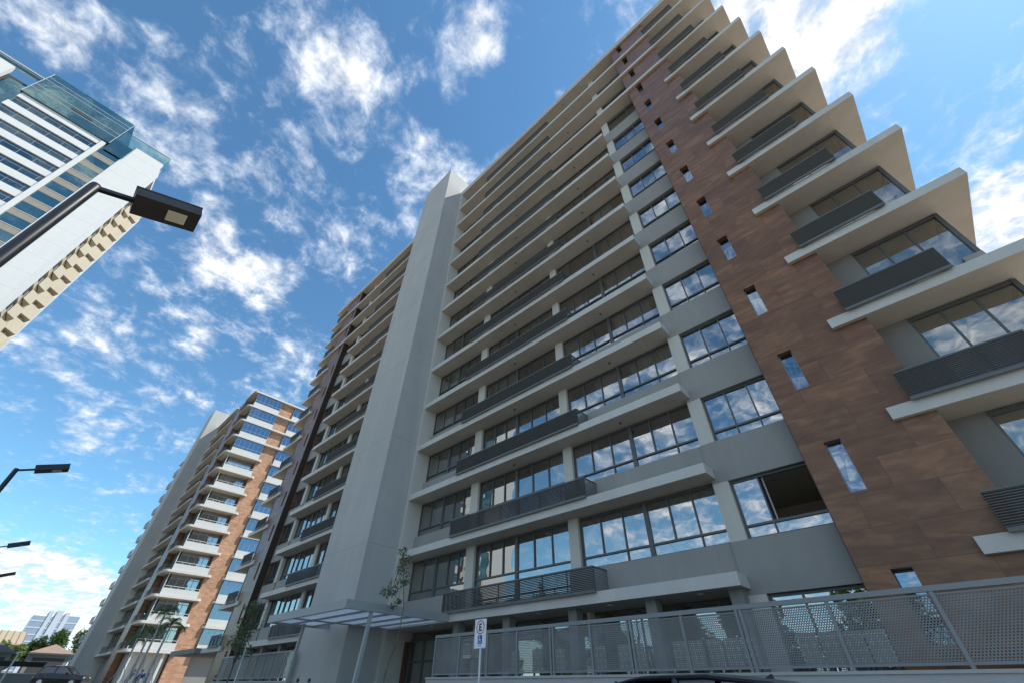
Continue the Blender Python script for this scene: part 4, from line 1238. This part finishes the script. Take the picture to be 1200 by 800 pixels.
def palm(base, h, lean, rnd_seed, label, first=[None]):
    rnd = random.Random(rnd_seed)
    T = thing("palm_tree", base, label, "palm tree", "young palms before the far tower")
    bx_, by_, bz = base
    top = Vector((bx_ + lean[0], by_ + lean[1], bz + h))
    tr = MB(); tr.tube([(bx_, by_, bz), (bx_ + lean[0] * .4, by_ + lean[1] * .4, bz + h * .5), tuple(top)], [.11, .08, .06], 8)
    tr.build("trunk", M['palebark'], T)
    cr = MB()
    for i in range(11):
        a = i * 2 * math.pi / 11 + rnd.uniform(-.2, .2); e = rnd.uniform(.2, 1.25); Ln = rnd.uniform(1.0, 1.5)
        d = Vector((math.cos(a) * math.cos(e), math.sin(a) * math.cos(e), math.sin(e)))
        prev = top.copy(); side = d.cross(Vector((0, 0, 1))).normalized()
        for q in range(7):
            d2 = (d + Vector((0, 0, -.26 * q))).normalized()
            nxt = prev + d2 * Ln / 7
            w = .34 * math.sin(math.pi * (q + 1.2) / 8.4)
            for sgn in (-1, 1):
                for sub in range(3):
                    o = prev.lerp(nxt, sub / 3)
                    tip = o + side * sgn * w + d2 * .18 - Vector((0, 0, .10 * w / .34 + .03 * q))
                    cr.add([tuple(o), tuple(o + d2 * .05), tuple(tip)], [(0, 1, 2)])
            prev = nxt
    cr.build("fronds", M['palm'], T)
    st = MB()
    for k in range(3):
        a = k * 2.1 + rnd.uniform(0, 1)
        st.tube([(bx_ + .9 * math.cos(a), by_ + .9 * math.sin(a), bz), (bx_ + lean[0] * .5, by_ + lean[1] * .5, bz + h * .55)], .022, 5)
    st.build("stake", M['palebark'], T)
    return T
PB = ground_z(-50) + .14
for (x, y, h, ln, sd, lab) in ((-47.8, 9.0, 5.4, (.1, 0), 1, "tallest young palm with dark drooping fronds, before the orange strip"),
        (-45.5, 9.2, 4.4, (0, .1), 2, "young palm nearest the left fence, fronds over a white parapet"),
        (-49.8, 9.0, 4.1, (-.1, 0), 3, "middle young palm between the tallest and the leftmost palm"),
        (-54.1, 9.0, 3.9, (.1, .1), 4, "leftmost young palm with yellowish fronds before the lobby")):
    palm((x, y, PB if x > -52 else ground_z(x) + .14), h, ln, sd, lab)

# low shrubs at the foot of the far tower
cl = [((-74 + i * .5, 8.8, 1.5 + EYE * 0 + .35), (.4, .35, .35), 1) for i in range(4)]
tree("shrub", "low yellow-green shrub at the foot of the far tower", "shrub", (-73.2, 8.8, ground_z(-73) + .1), 1.0, cl, 'leafy', 90, .08, .02, seed=9)

# trees and roofs beyond the end of the street
def far_tree(label, base, h, r, leaf, seed, k=1.0):
    rnd = random.Random(seed); cl = []
    for i in range(14):
        a = rnd.uniform(0, 6.28); q = r * math.sqrt(rnd.uniform(0, 1)) * .8
        cl.append(((base[0] + q * math.cos(a), base[1] + q * math.sin(a), base[2] + h * rnd.uniform(.45, .9)), (r * .42, r * .42, h * .14), 1))
    return tree("leafy_tree", label, "tree", base, h, cl, leaf, int(190 * k), .32, .22, seed=seed, group="trees beyond the street end")
far_tree("dark green dense tree behind the clay-tiled roof", (-175, 12.2, 1.3), 11.4, 3.3, 'leaf', 11)
far_tree("second dark green tree, left beside the dense one behind the clay roof", (-176, 9.0, 1.3), 9.8, 2.3, 'leaf', 12)
far_tree("yellow-green low tree under the ochre roof at far left", (-165, 5.0, 1.3), 7.8, 2.6, 'leafy', 13)
far_tree("yellow-green bushy tree at the left edge under the ochre roof", (-160, 1.0, 1.3), 7.3, 2.6, 'leafy', 14)
far_tree("sparse thin-crowned tree right of the dense one, beside the far tower", (-160, 16.0, 1.3), 11.0, 2.3, 'leafg', 15, .35)

def house(label, cx_, cy, w, d, zb, ze, za, roof, wallm):
    H_ = thing("tile_roof_house", (cx_, cy, zb), label, "house", "low houses at the street end")
    MB().box(cx_ - d / 2 + .5, cx_ + d / 2 - .5, cy - w / 2 + .5, cy + w / 2 - .5, zb, ze).build("wall", wallm, H_)
    r = MB()
    x0, x1, y0, y1 = cx_ - d / 2, cx_ + d / 2, cy - w / 2, cy + w / 2
    rr = max(0, (d - w) / 2)
    vs_ = [(x0, y0, ze), (x1, y0, ze), (x1, y1, ze), (x0, y1, ze), (cx_ - rr - .01, cy, za), (cx_ + rr + .01, cy, za)]
    r.add(vs_, [(0, 1, 5, 4), (1, 2, 5), (2, 3, 4, 5), (3, 0, 4), (0, 3, 2, 1)])
    r.build("roof", roof, H_)
    MB().box(x1 - .03, x1 + .09, y0 - .05, y1 + .05, ze - .28, ze - .02).build("gutter", M['frame'], H_)
    MB().box(x1 - .5, x1 - .46, y0 + 1.2, y1 - 1.2, zb + .8, ze - .8).build("window", M['hdark'], H_)
house("low house with pinkish clay hipped roof at the street end", -150, 11.0, 7.6, 8.4, 1.3, EYE + 5.25, EYE + 6.95, M['tile'], M['dkgrey'])
house("low house with dark hipped roof at the left edge", -150, 1.6, 7.8, 8.4, 1.3, EYE + 5.1, EYE + 6.9, M['darkroof'], M['dkgrey'])
o = thing("boundary_wall", (-110, 2, 1.3), "long plain grey wall with pale coping across the street end", "wall")
MB().box(-110.3, -110, -20, 9.6, 1.2, EYE + 1.3).build("wall_body", M['dkgrey'], o)
MB().box(-110.36, -109.94, -20, 9.65, EYE + 1.302, EYE + 1.42).build("coping", M['column'], o)
o = thing("green_awning", (-128, 6.5, 1.3), "dark green awning stretched before the low houses", "awning")
MB().obox((-128, 6.2, EYE + 2.9), (1.5, 0, .3), (0, 3.4, 0), (-.03, 0, .05)).build("cloth", plain("awning_cloth", (.02, .045, .045), .7), o)
for yy in (3.0, 9.4): MB().tube([(-126.6, yy, 1.3), (-126.6, yy, EYE + 3.1)], .05, 6).build("post", M['frame'], o)
o = thing("warehouse", (-215, 2, 1.3), "long ochre ribbed roof of a warehouse behind the trees at far left", "warehouse")
r = MB()
r.add([(-212, -30, EYE + 9.4), (-212, 8.0, EYE + 9.4), (-228, 8.0, EYE + 13.3), (-228, -30, EYE + 13.3), (-212, -30, EYE + 9.1), (-212, 8, EYE + 9.1), (-228, 8, EYE + 9.1), (-228, -30, EYE + 9.1)], [(0, 1, 2, 3), (0, 4, 5, 1), (1, 5, 6, 2), (3, 2, 6, 7), (0, 3, 7, 4)])
r.build("roof", M['ochre'], o)
rb = MB()
for i in range(26):
    y = -29.5 + i * 1.5
    rb.obox((-220, y, EYE + 11.4), (8, 0, -1.95), (0, .09, 0), (.03, 0, .1))
rb.build("roof_rib", M['tile'], o)
MB().box(-227, -213, -29.5, 7.6, 1.3, EYE + 9.09).build("wall", M['taupe'], o)
o = thing("office_block", (-322, 17, 1.3), "distant blue glass office block on the horizon", "office building")
MB().box(-334, -320, 9.6, 17.2, 1.3, EYE + 25.0).build("left_wing", M['bluefar'], o)
MB().box(-334, -320, 19.6, 26.5, 1.3, EYE + 25.8).build("right_wing", M['bluefar'], o)
MB().box(-333, -319.6, 14.6, 16.0, 1.4, EYE + 27.2).box(-333, -319.5, 17.22, 19.58, 1.3, EYE + 27.6).box(-333, -319.7, 20.6, 22.2, 1.4, EYE + 27.0).build("shaft", M['palefar'], o)
fl = MB()
for i in range(9): fl.box(-319.99, -319.9, 9.6, 17.2, EYE + 2 + i * 2.6, EYE + 2.5 + i * 2.6).box(-319.99, -319.9, 19.6, 26.5, EYE + 2 + i * 2.6, EYE + 2.5 + i * 2.6)
fl.build("floor_band", M['palefar'], o)
o = thing("leaning_pole", (-60, 2.36, ground_z(-60)), "pale pole standing before the far houses at lower left", "pole")
MB().tube([(-60, 2.36, ground_z(-60)), (-60, 2.40, EYE + 2.1)], .06, 8).build("shaft", M['palebark'], o)
MB().obox((-60, 2.5, EYE + 2.12), (.05, 0, 0), (0, .28, .06), (0, 0, .03)).build("lamp_head", M['galv'], o)

# trees across the street (mirrored in the ground-floor glass)
def street_tree_back(label, x, y, seed):
    rnd = random.Random(seed); cl = []
    for i in range(16):
        a = rnd.uniform(0, 6.28); q = rnd.uniform(.2, 2.2)
        cl.append(((x + 1.3 * q * math.cos(a), y + 1.3 * q * math.sin(a), rnd.uniform(2.6, 7.6)), (1.4, 1.4, 1.1), 1))
    return tree("street_tree", label, "tree", (x, y, ground_z(x)), 8.0, cl, 'leaf', 170, .3, .2, seed=seed, group="trees on the opposite pavement")
for i_, (x, y, lab) in enumerate(((-46, -17, "leftmost leafy tree of the opposite pavement row, mirrored in the ground-floor windows"),
        (-38, -18, "second leafy tree from the hotel end of the opposite pavement row"),
        (-30, -16.5, "third leafy tree from the hotel end of the opposite pavement row"),
        (-22, -17.5, "middle leafy tree of the opposite pavement row, mirrored behind the long fence"),
        (-14, -17, "second leafy tree from the right end of the opposite pavement row"),
        (-6, -18, "rightmost leafy tree of the opposite pavement row, mirrored under the grey bay"))):
    street_tree_back(lab, x, y, 31 + i_)

# ------------------------------------------------------------------ people
def person(label, loc, rz, pose, group="workers in navy before the far tower"):
    """one continuous skinned body, standing; pose bends torso and arms"""
    bend, arm = pose
    J = {}
    def put(n, p, r): J[n] = (Vector(p), r)
    put('pelvis', (0, 0, .92), (.15, .11)); put('waist', (bend * .1, 0, 1.08), (.165, .13)); put('chest', (bend * .28, 0, 1.30), (.22, .17))
    put('neck', (bend * .40, 0, 1.46), (.055, .055)); put('head', (bend * .48, 0, 1.60), (.085, .10)); put('crown', (bend * .5, 0, 1.70), (.065, .075))
    E_ = [('pelvis', 'waist'), ('waist', 'chest'), ('chest', 'neck'), ('neck', 'head'), ('head', 'crown')]
    for s, sy in (('l', 1), ('r', -1)):
        put('hip' + s, (0, sy * .10, .86), (.085, .09)); put('knee' + s, (.03 * sy, sy * .11, .48), (.06, .06)); put('ankle' + s, (.02 * sy, sy * .11, .09), (.042, .042)); put('toe' + s, (.17 + .02 * sy, sy * .13, .04), (.04, .035))
        put('sh' + s, (bend * .33, sy * .21, 1.40), (.10, .10)); put('el' + s, (bend * .4 + arm * .14, sy * .27, 1.13), (.062, .062)); put('wr' + s, (bend * .5 + arm * .36, sy * .22, .92 + arm * .25), (.033, .033)); put('ha' + s, (bend * .5 + arm * .45, sy * .20, .84 + arm * .3), (.04, .026))
        E_ += [('pelvis', 'hip' + s), ('hip' + s, 'knee' + s), ('knee' + s, 'ankle' + s), ('ankle' + s, 'toe' + s), ('chest', 'sh' + s), ('sh' + s, 'el' + s), ('el' + s, 'wr' + s), ('wr' + s, 'ha' + s)]
    names = list(J); me = bpy.data.meshes.new("person")
    me.from_pydata([J[n][0] for n in names], [(names.index(a), names.index(b)) for a, b in E_], [])
    ob = bpy.data.objects.new("person", me); col.objects.link(ob)
    sk = ob.modifiers.new("skin", 'SKIN'); sk.use_smooth_shade = True
    for i, n in enumerate(names):
        me.skin_vertices[0].data[i].radius = J[n][1]
        me.skin_vertices[0].data[i].use_root = (n == 'pelvis')
    ss = ob.modifiers.new("sub", 'SUBSURF'); ss.levels = 1; ss.render_levels = 1
    dg = bpy.context.evaluated_depsgraph_get(); dg.update()
    bm_ = bpy.data.meshes.new_from_object(ob.evaluated_get(dg))
    bpy.data.objects.remove(ob)
    for m_ in ('navy', 'navytrousers', 'skin', 'black'): bm_.materials.append(M[m_])
    hx = bend * .48
    for p in bm_.polygons:
        c = p.center
        if c.z > 1.47: p.material_index = 2
        elif (abs(c.y) > .15 and c.z < .93 + arm * .3 and c.z > .6 and c.x > bend * .3 + arm * .3): p.material_index = 2
        elif c.z < .1: p.material_index = 3
        elif c.z < .95: p.material_index = 1
    o_ = bpy.data.objects.new("person", bm_); col.objects.link(o_)
    WORLD_AT[o_.name] = Vector((0, 0, 0))
    hm = MB(); rings = []
    for i in range(6):
        t_ = i / 5; z = 1.60 + .145 * math.sin(t_ * math.pi / 2); rr = .105 * math.cos(t_ * math.pi / 2 * .97)
        rings.append([(hx - .02 + rr * math.cos(a), rr * .95 * math.sin(a), z) for a in [k * math.pi / 6 for k in range(12)]])
    hm.loft(rings)
    hm.build("hair", M['hair'], o_, smooth=True)
    nz = MB(); nz.obox((hx + .105, 0, 1.585), (.018, 0, 0), (0, .012, 0), (0, 0, .022)); nz.build("nose", M['skin'], o_)
    tag(o_, label, "person", group)
    o_.location = loc; o_.rotation_euler.z = rz
    return o_
pz = ground_z(-60) + .14
person("person in navy workwear bending forward, left of the pair by the lobby", (-60, 10.8, pz), 2.2, (.9, .8))
person("person in navy workwear standing, left of the pair beside the palm stakes", (-60, 11.5, pz), 1.0, (.5, .5))
person("person in navy workwear reaching out, right of the pair beside the palm stakes", (-60, 12.2, pz), 3.6, (.3, 1.2))
person("person with black hair in a navy shirt at the near end of the left fence", (-40, 12.1, ground_z(-40) + .14), 1.2, (.2, .3), None)
